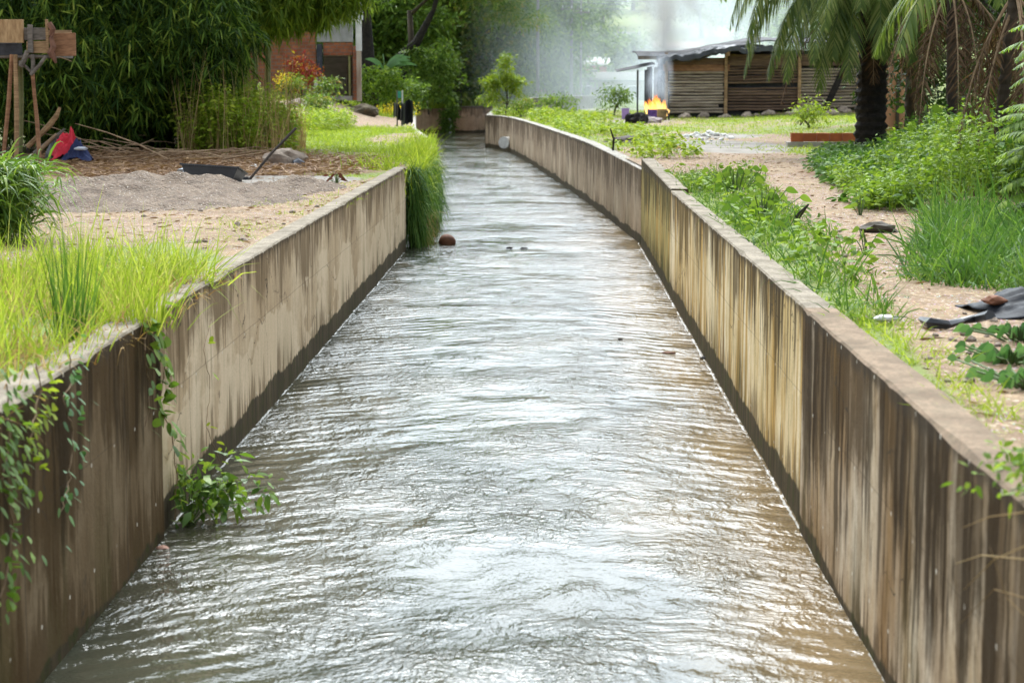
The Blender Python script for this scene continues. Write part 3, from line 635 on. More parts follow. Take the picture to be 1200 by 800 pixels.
weedmass('weeds', (3.8, 9.5, 25, 35), 1500, lambda X, Y: .2+.8*sst(.2, 2., X-np.interp(Y, [24.8, 30, 37], [3.9, 4.4, 5.2]))*(.4+1.1*fbm(X*1.1+9, Y*.9)), lambda X, Y: wr(X, Y)*(fbm(X*1.3+7, Y*1.0) > .5), m_deep, .15, 'larger leaved darker weeds mixed into the right bank weeds', 12, .55)
weedmass('weeds', (4.6, 12, 33, 44), 2600, lambda X, Y: .30+.95*sst(.8, 3.2, X-np.interp(Y, [33, 37, 43], [4.6, 4.9, 5.9]))*(.6+.8*fbm(X*.8, Y*.8)), wr, m_deep, .11, 'darker green undergrowth around the palm trunks')
weedmass('weeds', (-8.2, -4.8, 43.5, 49), 2300, lambda X, Y: .35+1.2*bl(X, Y, -7.5, 46.5, 1.5, 3.2)*(.5+.8*fbm(X*1.5, Y)), lambda X, Y: bl(X, Y, -7.45, 46.6, 1.5, 2.6)*(.25+.9*fbm(X*1.4, Y)), m_ltree, .12, 'yellow green bushy weeds right of the bamboo', 18)
grass('dry_stalks', (-8.2, -6.0, 44, 50), 380, (.9, 2.1), (.012, .02), m_straw, None, 3, .12, .1, .05, label='pale dry stalks standing in the weeds right of the bamboo')
weedmass('weeds', (-15, -5, 60, 73), 1800, lambda X, Y: .5+.5*fbm(X, Y), lambda X, Y: (fbm(X*.3, Y*.2) > .5)*(X < -7)*1., m_field, .12, 'low green weeds in front of the brick house')
weedmass('weeds', (2.1, 4.2, 15, 34), 200, lambda X, Y: .1+.35*fbm(X, Y), lambda X, Y: strip_r(X, Y), m_weed, .10, 'leafy weeds between the right wall and the path')
weedmass('weeds', (0.3, 3.2, 42, 74), 620, lambda X, Y: .15+.5*fbm(X*.7, Y*.3), lambda X, Y: ((X-FR(Y)) > .35)*((X-FR(Y)) < 2.2)*(fbm(X*.7, Y*.25) > .5), m_ltree, .13, 'yellow green weeds growing behind the curved wall')
weedmass('weeds', (-4, 2.6, 76, 104), 500, lambda X, Y: .2+.5*fbm(X*.7, Y*.3), lambda X, Y: ((X-FR(Y)) > .3)*((X-FR(Y)) < 3.5)*(fbm(X*.6, Y*.2) > .45), m_ltree, .16, 'weeds along the far end of the curved wall')
# hanging grass at the end of the near left wall
P = []; 
n = 6500; Y = RNG.uniform(37.0, 57.5, n); Y = np.where(RNG.random(n) < .45, RNG.uniform(37.2, 43, n), Y); X = FL(Y)-np.abs(RNG.normal(0, .55, n))*np.where(RNG.random(n) < .5, 1, .2)+.03
Z = 1.48-np.where(X > FL(Y)-.15, RNG.random(n)**1.4*.85, 0)+0*X
D = np.stack([RNG.normal(.02, .38, n), RNG.normal(-.1, .3, n), np.ones(n)], 1)
kp = fbm(Y*1.1, X*2.5, 3)*1.0 > .40; X, Y, Z, D = X[kp], Y[kp], Z[kp], D[kp]; n = len(X)
b = LB().add(blades(np.stack([X, Y, Z], 1), D, RNG.uniform(.25, .80, n)*(.5+fbm(Y*.9, X*.9+4)), RNG.uniform(.012, .022, n), RNG.uniform(.2, 1.3, n)))
tagit(b.build('overhanging_grass', m_field), 'bright upright grass crowding the left bank beyond the wall end', 'grass', kind='stuff'); b = LB()
n = 2600; Y = RNG.uniform(37.6, 44, n); X = FL(Y)+RNG.uniform(-.04, .10, n); Z = RNG.uniform(.45, 1.5, n); D = np.stack([RNG.normal(.12, .16, n), RNG.normal(-.2, .4, n), RNG.normal(-.3, .6, n)], 1)
b.add(blades(np.stack([X, Y, Z], 1), D, RNG.uniform(.25, .55, n), RNG.uniform(.012, .022, n), RNG.uniform(.4, 1.4, n)))
n = 900; X = RNG.uniform(-2.72, -2.42, n); Y = RNG.uniform(37.9, 38.19, n); Z = RNG.uniform(.25, 1.55, n); D = np.stack([RNG.normal(.1, .3, n), RNG.normal(-.4, .25, n), RNG.normal(-.1, .5, n)], 1)
b.add(blades(np.stack([X, Y, Z], 1), D, RNG.uniform(.2, .5, n), RNG.uniform(.012, .024, n), RNG.uniform(.4, 1.2, n)))
tagit(b.build('overhanging_grass', m_deep), 'long green grass spilling over the left wall end towards the water', 'grass', kind='stuff')
n = 1100; Y = RNG.uniform(38.2, 41.5, n); X = FL(Y)+RNG.uniform(0, .12, n); Z = RNG.uniform(.05, .75, n); D = np.stack([RNG.normal(.2, .2, n), RNG.normal(-.2, .2, n), RNG.normal(-1, .3, n)], 1)
tagit(LB().add(blades(np.stack([X, Y, Z], 1), D, RNG.uniform(.2, .4, n), .014, .1)).build('dry_roots', m_straw), 'brown dead grass hanging under the green grass by the left wall end', 'dead grass', kind='stuff')

# ================================================================== COUNTABLE GRASS CLUMPS AND PLANTS, LEFT
def tuft(name, label, cat, x, y, n, h, w, mat, spread=.12, lean=.25, droop=.25, group=None, z=None, prof=GRASSP):
    z = float(H(x, y)) if z is None else z
    P = np.stack([x+RNG.normal(0, spread, n), y+RNG.normal(0, spread, n), np.full(n, z-.02)], 1)
    D = np.stack([RNG.normal(0, lean, n)+(P[:, 0]-x)*1.2, RNG.normal(0, lean, n)+(P[:, 1]-y)*1.2, np.ones(n)], 1)
    b = LB().add(blades(P, D, RNG.uniform(h[0], h[1], n), RNG.uniform(*w, n), RNG.uniform(.1, 2*droop, n), prof))
    return tagit(b.build(name, mat), label, cat, group)
p = PZ(85, 400); tuft('grass_clump', 'tall darker green grass clump standing in the bright grass by the near left wall', 'grass clump', p.x, p.y, 80, (.4, 1.0), (.008, .014), m_deep, .07, .12, .12)
p = PZ(165, 385); tuft('grass_clump', 'upright bright grass clump at the near left wall joint', 'grass clump', p.x, p.y, 170, (.35, .75), (.008, .013), m_bright, .12, .25, .25)
p = PZ(205, 335); tuft('grass_clump', 'arching green grass clump leaning over the left wall edge', 'grass clump', p.x, p.y, 220, (.45, .8), (.009, .015), m_bright, .16, .5, .5)
# big leafy clump at far left
x, y = PZ(-14, 285).xy; n = 2300
t_ = thing('leafy_bush', 'big arching long-leaved green bush at the left edge above the grass', 'bush', (x, y, 1.5))
P = np.stack([x+RNG.normal(0, .25, n), y+RNG.normal(0, .28, n), 1.5+RNG.random(n)**.7*.8], 1)
D = np.stack([RNG.normal(.15, .6, n), RNG.normal(0, .6, n), RNG.uniform(.15, 1.1, n)], 1)
K(LB().add(blades(P, D, RNG.uniform(.25, .62, n), RNG.uniform(.018, .034, n), RNG.uniform(.4, 1.3, n), (.5, 1, .8, .5, .03))).build('foliage', m_vine), t_)
mb = MB()
for k in range(14):
    a = random.uniform(0, 6.28); mb.tube([(x, y, 1.4), (x+.15*math.cos(a), y+.15*math.sin(a), 1.9), (x+.35*math.cos(a), y+.35*math.sin(a), 2.25)], [.012, .009, .004], 5)
K(mb.build('stem', m_stem), t_)

# ------------------------------------------------------------------ climbing vines on the left wall
def vine(name, label, path, X, nleaf, size, mat, tip=None, jitter=.06, stem=.004, sgn=1):
    pts = [PX(u, v, X) for u, v in path]; t = thing(name, label, 'vine', tuple(pts[0]))
    full = []; 
    for a, b_ in zip(pts[:-1], pts[1:]):
        for k in range(6): full.append(a.lerp(b_, k/6)+Vector((random.uniform(0, .015)*sgn, random.uniform(-.015, .015), 0)))
    full.append(pts[-1]); K(MB().tube(full, stem, 5).build('stem', m_twig), t)
    A = np.array([list(q) for q in full]); k = RNG.integers(0, len(A), nleaf)
    Q = A[k]+np.stack([RNG.uniform(.0, .05, nleaf)*sgn, RNG.normal(0, jitter, nleaf), RNG.normal(0, jitter*.6, nleaf)], 1)
    D = np.stack([RNG.normal(.5, .3, nleaf)*sgn, RNG.normal(-.2, .8, nleaf), RNG.normal(-.35, .5, nleaf)], 1)
    side = np.cross(nrm(D), np.array([-.4*sgn+0*Q[:, 0], -1+0*Q[:, 0], .5+0*Q[:, 0]]).T)
    K(LB().add(blades(Q, D, size*RNG.uniform(.7, 1.4, nleaf), size*.8*RNG.uniform(.7, 1.2, nleaf), .25, (.3, .95, 1, .7, .05), side=np.cross(D, side))).build('leaves', mat), t)
    return t
vine('climbing_vine', 'broad-leaved vine hanging down the left wall beside the panel joint to the water', [(186, 358), (178, 395), (192, 430), (186, 470), (200, 510), (206, 560), (205, 612)], -2.62, 78, .085, m_vine, jitter=.055)
vine('climbing_vine', 'short vine on the left wall joint with a few round leaves', [(172, 372), (168, 410), (174, 450), (170, 500)], -2.60, 20, .075, m_vine, jitter=.03)
vine('climbing_vine', 'thin trailing vine with sparse small leaves further along the left wall', [(248, 372), (238, 410), (246, 455), (240, 500), (258, 540)], -2.64, 9, .06, m_ltree, jitter=.03, stem=.0025)
vine('creeper', 'pale small-leaved creeper hanging over the nearest left wall top', [(78, 415), (84, 440), (72, 470), (84, 505), (80, 560), (70, 600)], -2.60, 60, .045, m_blue, jitter=.10)
vine('creeper', 'light green creeper at the left photo edge hanging over the dark wall', [(5, 450), (12, 500), (2, 560), (14, 620), (0, 700)], -2.58, 150, .05, m_vine, jitter=.14)
vine('creeper', 'small creeper strand between the grass and the nearest left wall', [(40, 425), (46, 460), (36, 500), (30, 540)], -2.59, 75, .045, m_ltree, jitter=.12)
# the vine's leafy foot in the water
p = PZ(235, 612, 0); t_ = thing('water_weed', 'leafy plant at the foot of the left wall vine sticking out of the water', 'plant', (p.x, p.y, 0))
cs = [(p.x+.10+random.gauss(0, .13), p.y+random.gauss(0, .2), .12+abs(random.gauss(0, .15))) for k in range(46)]
K(clump_leaves(cs, .05, 240, .10, .045, m_vine, 'leaves', None, droop=.35), t_)
mb = MB()
for c in cs[::2]: mb.tube([(p.x-.1, p.y, -.05), (c[0]*.5+(p.x-.1)*.5, c[1]*.5+p.y*.5, c[2]*.7+.03), c], .004, 4, cap=False)
K(mb.build('stem', m_stem), t_)
# overhang on the near right wall
p = PX(1185, 548, 1.80)
t_ = thing('weed_plant', 'green leafy weed leaning over the nearest right wall top at the photo edge', 'weed', (p.x+.3, p.y, 1.5))
cs = [(p.x+random.gauss(.12, .13), p.y+random.gauss(-.1, .22), 1.62+random.gauss(.0, .04)) for k in range(40)]
K(clump_leaves(cs, .035, 420, .045, .022, m_weed, 'leaves', None), t_)
mb = MB()
for c in cs[::3]: mb.tube([(p.x+.42, p.y-.1, 1.5), ((c[0]+p.x+.4)/2, c[1], 1.64), c], .003, 4, cap=False)
K(mb.build('stem', m_stem), t_)
t_ = thing('grass_stalks', 'thin dry stalks drooping in front of the dark near right wall', 'grass stalks', (p.x+.3, p.y-.4, 1.5))
mb = MB()
for (a, b_, c) in (((1200, 600), (1160, 605), (1128, 618)), ((1200, 640), (1165, 655), (1130, 690)), ((1200, 700), (1165, 690), (1125, 730)), ((1200, 655), (1150, 650), (1120, 660)), ((1200, 720), (1180, 700), (1160, 640))):
    P0 = PX(a[0]+30, a[1]-25, 1.74); mb.tube([P0, PX(a[0], a[1], 1.70), PX(b_[0], b_[1], 1.66), PX(c[0], c[1], 1.62)], [.003, .0025, .002, .001], 4)
K(mb.build('stalk', m_straw), t_)

# ================================================================== BAMBOO
def bamboo(label, x, y, R_, h, nfan, blobs, culms=16, hang=.6, leaf=.33, mat=None):
    z = float(H(x, y)); t = thing('bamboo_clump', label, 'bamboo', (x, y, z), 'bamboo clumps on the left bank')
    for k in range(culms):
        a = random.uniform(0, 6.28); r = random.uniform(.2, 1)*R_*.22; bx, by = x+r*math.cos(a), y+r*math.sin(a); o = random.uniform(.4, 1)*R_*.8
        pts = [(bx+o*math.cos(a)*(f**2.2), by+o*math.sin(a)*(f**2.2), z-.1+h*(f-.12*f**3)*random.uniform(.97, 1.0)) for f in np.linspace(0, 1, 12)]
        K(MB().tube(pts, [.05*(1-.75*f) for f in np.linspace(0, 1, 12)], 6).build('culm', m_culm), t)
    cs = []
    for (bx, by, bz, rx, ry, rz, wgt) in blobs:
        m = int(nfan*wgt); d = rdir(m, -1, 1); rr = RNG.uniform(.25, 1.02, m)[:, None]**.6
        cs.append(np.array([bx, by, bz])+d*rr*np.array([rx, ry, rz]))
    C = np.concatenate(cs); kk = RNG.random(len(C)) < .35+1.0*fbm(C[:, 0]*.9+C[:, 1]*.4, C[:, 2]*1.0, 3); C = C[kk]
    C = C[C[:, 2] > z+.15]; m = len(C); per = 8
    tw = nrm(np.stack([RNG.normal(0, .5, m), RNG.normal(-.25, .5, m), np.full(m, -hang)], 1)); k = np.repeat(np.arange(m), per)
    off = RNG.uniform(0, .32, m*per); P = C[k]+tw[k]*off[:, None]; D = tw[k]*.8+RNG.normal(0, .62, (m*per, 3))
    b = LB().add(blades(P, D, leaf*RNG.uniform(.6, 1.3, m*per), .042*RNG.uniform(.7, 1.2, m*per), RNG.uniform(.1, .5, m*per), (.4, 1, .7, .03)))
    b.add(blades(C-tw*.35, tw, .75, .008, .05, (1, 1, .6)))
    K(b.build('foliage', mat or m_bamboo), t)
    n = 5200; q = rdir(n, -.9, 1)*(RNG.random((n, 1))**.4)*np.array([R_*1.25, R_*1.1, h*.30])+np.array([x, y, z+h*.72]); q = q[(q[:, 2] > 8.2)]; n = len(q)
    K(LB().add(blades(q, nrm(RNG.normal(0, .6, (n, 3))+np.array([0, 0, -.6])), RNG.uniform(.5, 1.0, n), RNG.uniform(.12, .2, n), .3, LEAFP)).build('upper_foliage', mat or m_bamboo), t); return t
def PB(u, v, Y, rx, ry, rz, wgt=1.): q = PY(u, v, Y); return (q.x, q.y, q.z, rx, ry, rz, wgt)
bamboo('dark dense bamboo behind the wooden platform at the left edge', -11.8, 46.5, 3.2, 16, 1500, [PB(60, 80, 45, 2.6, 2.2, 1.6), PB(20, 0, 45, 3, 2.5, 2.2), PB(-80, 60, 46, 2.5, 2.5, 3, 1.2), PB(130, 130, 46, 1.5, 1.6, .9, .35), PB(40, -90, 47, 3.5, 3, 2.5, 1.2)], 16)
bamboo('huge dark bamboo with drooping foliage above the brushwood', -9.6, 48.5, 3.2, 17, 1500, [PB(150, 60, 47, 2.4, 2.2, 1.9, 1.2), PB(195, 108, 47.5, 1.3, 1.8, 1.0, .5), PB(238, 30, 46, 1.3, 2.0, 1.4, .9), PB(170, -60, 48, 3.4, 3, 2.4, 1.4), PB(110, 130, 49, 2, 1.5, 1.2, .6)], 18)
bamboo('lighter bamboo arching right over the brick house', -7.9, 52.5, 3.4, 15, 1300, [PB(285, 0, 49, 1.5, 2, .85, 1.1), PB(345, -10, 50, 1.5, 1.8, .8, .9), PB(392, -24, 50, 1.0, 1.4, .75, .5), PB(290, -60, 50, 3, 2.4, 1.6, 1.2), PB(240, 60, 51, 1.1, 1.4, .9, .5), PB(375, -70, 51, 1.6, 2, 1.4, .6)], 16, .7, mat=m_bamboo2)

# ================================================================== TREES
def rb(n, spread, z0, z1, r0, r1, sy=None):
    return [(random.uniform(-spread, spread), random.uniform(-(sy or spread), (sy or spread)), random.uniform(z0, z1), *(random.uniform(r0, r1),)*2, random.uniform(r0, r1)*.8) for _ in range(n)]
g_ = 'trees behind the canal bend'
def TX(u, Y): return (u-642)/F_PX*Y
tree('broad_tree', 'dark trunked tree right behind the porch column', TX(434, 106), 106, 12, [(0, 0, 6.5, 2.4, 2, 1.8), (-2.5, 1, 8.5, 3, 2.4, 2), (2, 1, 9, 3, 2.5, 2)], 9000, .30, m_tree, .42, g_, bark=m_darkbark)
t_ = tree('broad_tree', 'tree with a dark leaning branch and yellowing leaves over the canal bend', TX(487, 118), 118, 12, [(4.5, -1, 6.8, 2.2, 2, 1.1), (6, -1.5, 5.4, 1.6, 1.4, .8), (2.0, 0, 7.8, 2.8, 2, 1.5), (5, 0, 9, 3, 2, 2)], 11000, .24, m_ytree, .22, g_)
q0 = PY(470, 70, 117); K(MB().tube([PY(474, 108, 117), PY(470, 66, 117), PY(488, 50, 116.8), PY(499, 30, 116.6), PY(508, 12, 116.4), PY(520, -30, 116)], [.36, .34, .28, .2, .15, .1], 8, ecc=.08).build('branch', m_darkbark), t_)
spec = [(452, 126, 8, m_tree, 'dense dark tree left of the leaning branch'), (515, 134, 10, m_tree, 'tall dense tree over the right end of the grass'), (552, 140, 11, m_tree, 'tall green tree half veiled by the smoke'), (585, 150, 12, m_dark, 'tall bluish tree deep in the smoke'), (612, 162, 12, m_tree, 'pale smoky tree beside the pale trunk'), (480, 145, 12, m_tree, 'tall dark tree behind the banana plant'), (645, 165, 11, m_tree, 'rightmost tree fading into the smoke'), (572, 133, 10, m_tree, 'tree standing right behind the young bright tree'), (602, 141, 10, m_tree, 'tree with a low crown where the smoke starts'), (628, 150, 9, m_tree, 'lower tree behind the tall pale pole'), (535, 131, 9, m_ytree, 'yellow green tree above the arched wall panel'), (410, 140, 12, m_dark, 'dark tree above the brick house roof')]
for (u, Y, h, mt, lb_) in spec:
    s = Y/120; bl_ = [(0, 0, 2.2, 2.6*s, 2.2, 1.9), (-1.6*s, -.8, 4.6, 2.4*s, 2.2, 1.9), (1.7*s, -.6, 4.9, 2.4*s, 2.2, 1.9), (0, .3, 7.4, 3*s, 2.4, 2.2), (-2*s, .5, 9.6, 2.4*s, 2, 1.8), (1.8*s, .4, 10.2, 2.6*s, 2, 2)]
    if h > 11: bl_.append((0, 0, 12.5, 2.8*s, 2, 2))
    tree('broad_tree', lb_, TX(u, Y), Y, h, bl_, 16000, .40, mt, .3, g_, crad=.46)
# shrubs along the foot of those trees
def shrub(name, label, u, Y, r, h, n, L, mat, group=None, cat='shrub', dx=0, W=None):
    x = TX(u, Y)+dx; return tree(name, label, x, Y, h*.6, [(0, 0, h*.5, r, r*.8, h*.5), (r*.35, -.1, h*.7, r*.6, r*.6, h*.35), (-r*.4, .1, h*.65, r*.6, r*.6, h*.35)], n, L, mat, .04, group, nclus=90, crad=.2, cat=cat, W=W)
g2 = 'shrubs at the foot of the far trees'
shrub('shrub', 'pale green shrub right of the porch column', 446, 101, 1.5, 2.2, 2400, .22, m_weed, g2)
shrub('shrub', 'green shrub under the banana leaves', 470, 108, 1.4, 1.8, 2000, .2, m_tree, g2)
shrub('shrub', 'large leafy shrub under the leaning branch', 503, 117, 1.9, 3.8, 3600, .27, m_tree, g2)
shrub('shrub', 'dark shrub left of the arched wall panel', 535, 146, 1.8, 2.6, 2200, .25, m_dark, g2)
shrub('shrub', 'yellow flowering low shrub behind the black plastic', 465, 98, 1.0, .55, 420, .12, m_yel, g2)
tree('shrub', 'green bush filling the gap between the two brown wall panels', TX(527, 128.4), 128.4, 1, [(0, -.2, .8, .5, .4, .9), (-.1, 0, 2.0, .8, .5, .5), (.1, -.2, 1.3, .4, .3, .7), (0, -.2, .25, .4, .3, .4)], 2200, .2, m_tree, .03, g2, z=.05, bark=m_darkbark, nclus=90, crad=.15, cat='shrub')
# young tree behind the curved wall's end
tree('young_tree', 'young bright green tree behind the far end of the curved wall', TX(592, 99), 99.5, 3.2, [(0, 0, 1.3, .9, .6, .55), (-.75, 0, .8, .5, .4, .4), (.8, 0, .5, .55, .4, .35), (-.1, 0, 2.05, .42, .4, .35), (.05, 0, 2.6, .3, .3, .4), (-.8, 0, 1.6, .25, .25, .2), (.6, 0, 1.6, .3, .3, .2)], 2300, .19, m_ltree, .04, nclus=120, crad=.13)
shrub('shrub', 'small shrub with orange tips on the curved wall end', 612, 96, .55, .9, 500, .14, m_ytree, g2)
shrub('shrub', 'grey green shrub in the smoke beside the shack corner', 690+28, 100, .85, 1.5, 900, .16, m_tree, None)
shrub('shrub', 'hazy shrub in front of the pale far wall', 655, 104, .9, 1.0, 700, .16, m_weed, None)
shrub('shrub', 'bright green shrub in the field between the shack and the brick row', 948, 66, .42, .85, 700, .12, m_ltree, None)
# banana plant
x, y = TX(452, 104), 104.; z = float(H(x, y)); t_ = thing('banana_plant', 'banana plant with long waxy leaves under the dark tree', 'banana plant', (x, y, z))
K(MB().tube([(x, y, z-.1), (x, y, z+1.2), (x+.05, y, z+2.4)], [.16, .13, .07], 8).build('stem', m_stem, None, True), t_)
for k in range(11):
    a = -1.2+k*.35 if k < 7 else k*1.3; e = random.uniform(.5, 1.1); n = 1
    D = np.array([[math.cos(a)*math.cos(e)*1.1+.35, -.3+.3*math.sin(a), math.sin(e)+.25]])
    K(LB().add(blades(np.array([[x, y, z+2.2]]), D, random.uniform(1.6, 2.3), .34, .45, (.12, .6, 1, 1, .9, .6, .1), side=np.array([[0, .4, 1.]]))).build('leaf', m_blue), t_)
# tall dark trees on the right, behind the palms
g3 = 'dark trees behind the palms'
spec = [(1080, 52, 9, m_dark, 'dark vine-hung tree right of the orange wall'), (1150, 46, 9, m_dark, 'dark tree behind the dead palm fronds'), (1210, 40, 8, m_dark, 'dark tree at the right photo edge'), (1015, 66, 10, m_tree, 'dark tree directly behind the main palm crown'), (1120, 62, 11, m_tree, 'tall tree far behind the dead palm fronds')]
for (u, Y, h, mt, lb_) in spec:
    bl_ = [(0, 0, 1.4, 1.7, 1.6, 1.1), (-1.1, .4, 3.0, 1.5, 1.5, 1.2), (1.2, 0, 3.2, 1.6, 1.5, 1.2), (0, .3, 5.0, 2.2, 1.8, 1.4), (-1.4, .3, 6.6, 2., 1.8, 1.4), (1.6, .3, 7, 2.2, 1.8, 1.5)]
    if u == 1015: bl_ = [(0, 0, 5.2, 1.8, 1.6, 1.2), (1.2, 0, 3.4, 1.1, 1.4, 1.2), (-1.6, .3, 6.9, 2, 1.8, 1.3), (1.6, 0, 7.2, 2.2, 1.8, 1.5)]
    if u == 1120: bl_ = [(q[0], q[1], q[2]+2.2, q[3]*1.2, q[4], q[5]*1.2) for q in bl_]
    tree('broad_tree', lb_, TX(u, Y), Y, h, bl_, 11000, .17, mt, .16, g3, nclus=110, crad=.26)
tree('broad_tree', 'leafy branch hanging in from the top left of the palm crown', TX(1022, 58), 58, 9, [(-4.1, 0, 4.1, .7, .8, .35), (-3.2, 0, 4.7, 1.2, 1, .6), (-4.6, 0, 4.8, .7, .8, .45), (-1.2, .2, 5.9, 2, 1.5, 1.1), (-3.4, .2, 6.3, 2, 1.4, 1.1)], 5200, .17, m_tree, .1, g3, nclus=80, crad=.2)

# ================================================================== PALMS
x, y = TX(1017, 44.6), 44.6
main = [(180, 35, 3.4, 1.9, .55), (195, 55, 3.6, 1.8, .6), (165, 10, 3.0, 1.7, .6), (210, 30, 3.5, 1.9, .6), (225, 60, 3.4, 1.7, .6), (240, 20, 3.3, 1.9, .7), (255, 45, 3.2, 1.9, .7), (270, 10, 2.8, 1.9, .7), (285, 40, 3.2, 1.9, .7), (300, 15, 3.2, 1.9, .7), (320, 45, 3.3, 1.9, .7), (340, 20, 3.3, 1.9, .7), (0, 50, 3.3, 1.8, .7), (30, 40, 3.3, 1.8, .7), (70, 45, 3.3, 1.8, .7), (120, 45, 3.3, 1.8, .7), (150, 60, 3.4, 1.7, .6), (188, -5, 2.7, 1.6, .7), (230, -10, 2.5, 1.6, .7), (186, 30, 4.1, 2.1, .8), (203, 45, 4.2, 2.1, .8), (218, 25, 4.0, 2.2, .8), (235, 35, 4.0, 2.2, .8), (174, 45, 3.9, 2.0, .8), (196, 15, 3.6, 1.9, .8), (248, 20, 3.6, 2.3, .8), (265, 30, 3.4, 2.4, .8), (228, 5, 3.4, 2.1, .8), (285, 15, 3.2, 2.3, .8), (208, 50, 4.5, 2.3, .85), (190, 50, 4.4, 2.2, .85), (242, 50, 4.2, 2.3, .85)]
tree_fix = 0
palm('palm with a thick black trunk and hanging green fronds beside the brick row', x, y, 5.6, .33, main, [(200, -15, 3.3, 1.2, .3), (262, -25, 2.6, 1.6, .2), (300, -30, 2.6, 1.5, .2), (330, -25, 2.7, 1.5, .2), (230, -35, 2.4, 1.4, .2)], (0, 0), ll=.62, nl=60)
dd = lambda n, L, a0=0, e=-30, dr=1.4: [(a0+360*k/n+random.uniform(-15, 15), e+random.uniform(-15, 15), L*random.uniform(.75, 1.1), dr, .25) for k in range(n)]
x, y = TX(1112, 37), 37.
palm('slim palm with a skirt of hanging brown dead fronds right of the orange wall', x, y, 5.4, .10, [(180, 40, 3, 1.8, .6), (230, 50, 3, 1.8, .6), (280, 40, 3, 1.8, .6), (330, 45, 3, 1.8, .6), (90, 40, 3, 1.8, .6), (20, 30, 3, 1.8, .6)], dd(11, 2.7, 0, -42, 1.5), (-.1, 0), trunk_mat=m_bark, ll=.6)
x, y = TX(1160, 29.5), 29.5
palm('palm nearest the path with long dead fronds hanging almost to the ground', x, y, 4.7, .09, [(150, 40, 2.8, 1.8, .6), (210, 40, 2.8, 1.8, .6), (30, 30, 2.8, 1.8, .6)], dd(9, 2.6, 20, -55, 1.5), (.25, 0), trunk_mat=m_bark, ll=.55)
x, y = TX(1062, 47), 47.
palm('palm with drooping dead fronds directly behind the main trunk', x, y, 6.2, .12, [(200, 40, 3, 1.8, .6), (250, 40, 3, 1.8, .6), (300, 40, 3, 1.8, .6), (350, 40, 3, 1.8, .6)], dd(8, 2.4, 10, -45, 1.4), trunk_mat=m_bark)

# ------------------------------------------------------------------ compound-leaved shrub, right edge
def feathery(label, u, v, Y, n, L, az0, az1, mat, group=None, h0=.4, h1=1.5):
    x = TX(u, Y); z = float(H(x, Y)); t = thing('feathery_shrub', label, 'shrub', (x, Y, z), group)
    K(MB().tube([(x, Y, z-.1), (x+.05, Y, z+h1*.6), (x, Y, z+h1)], [.03, .022, .012], 6).build('stem', m_bark), t)
    for k in range(n):
        az = R(random.uniform(az0, az1)); zz = z+h0+(h1-h0)*k/max(1, n-1)
        p_, r_, b_ = frond((x, Y, zz), az, R(random.uniform(5, 35)), L*random.uniform(.75, 1.1), .7, 26, .15, .028, False, .25, 1.)
        lb = LB()
        for q in b_: lb.add(q)
        P = np.array([list(q) for q in p_[3:]]); m = 70; kk = RNG.integers(0, len(P), m)
        o = lb.build('leaf', mat); K(o, t); r = MB().tube(p_, [q*.3 for q in r_], 4).build('leaf_stalk', m_stem); r.parent = o
    return t
feathery('feathery compound-leaved shrub reaching in from the right edge above the tall grass', 1238, 300, 21.5, 20, .85, 130, 240, m_weed, None, .3, 1.25)
feathery('feathery branch with drooping compound leaves high at the right edge', 1250, 300, 23.5, 9, .95, 140, 220, m_vine, None, 1.75, 2.2)
# broad-leaved plants
def broad(name, label, x, y, n, L, W, hgt, mat, cat='plant', group=None, spread=.2):
    z = float(H(x, y)); t = thing(name, label, cat, (x, y, z), group); mb = MB(); P = []; D = []
    for k in range(n):
        a = random.uniform(0, 6.28); r = abs(random.gauss(0, spread)); zz = z+hgt*random.uniform(.35, 1)
        q = (x+r*math.cos(a), y+r*math.sin(a), zz); mb.tube([(x+.2*r*math.cos(a), y+.2*r*math.sin(a), z-.02), (x+.6*r*math.cos(a), y+.6*r*math.sin(a), z+.6*(zz-z)), q], .006, 4, cap=False)
        P.append(q); D.append((math.cos(a), math.sin(a), random.uniform(-.2, .4)))
    P = np.array(P); D = np.array(D); sd = np.cross(D, [0, 0, 1.]); 
    K(LB().add(blades(P, D, L*RNG.uniform(.7, 1.2, n), W*RNG.uniform(.8, 1.1, n), .4, (.35, .95, 1, .65, .04), side=np.cross(D, sd))).build('leaves', mat), t)
    K(mb.build('stem', m_stem), t); return t
g4 = 'broad-leaved plants behind the right wall'
for i, (u, v, s, lb_) in enumerate([(862, 232, 1.2, 'large-leaved green plant beside the notch in the right wall top'), (842, 222, .8, 'smaller broad-leaved plant against the right wall notch'), (893, 262, 1.1, 'round leafy plant on the grass strip below the large-leaved plant'), (1032, 178, 1., 'waxy pale leaf plant in the weeds right of the black palm trunk')]):
    p = PZ(u, v); broad('broad_leaf_plant', lb_, p.x, p.y, int(26*s), .115*s, .075*s, .36*s, m_vine, group=g4, spread=.22*s)
p = PZ(1085, 208); broad('papaya_plant', 'plant with big pale green leaves standing out of the weeds below the palms', p.x, p.y, 22, .20, .14, 1.2, m_weed, 'plant', None, .34)
for i, (u, v, lb_) in enumerate([(1185, 425, 'creeping plant with ribbed leaves at the right edge of the dirt'), (1195, 400, 'second creeping leafy plant just behind the ribbed-leaf one'), (1208, 455, 'lowest creeping leafy plant at the right photo edge')]):
    p = PZ(u, v); broad('creeping_plant', lb_, p.x, p.y, 60, .075, .055, .09, m_blue, 'plant', 'creeping plants at the right edge', .17)
for (u, v, s, lb_) in [(1015, 300-0, .5, 'tiny upright weed on the path beside the tall grass'), (1008, 252, .45, 'tiny weed on the dirt path below the leafy weeds')]:
    p = PZ(u, v); broad('small_weed', lb_, p.x, p.y, 8, .12, .05, .28, m_vine, 'weed', 'small weeds on the path', .07)

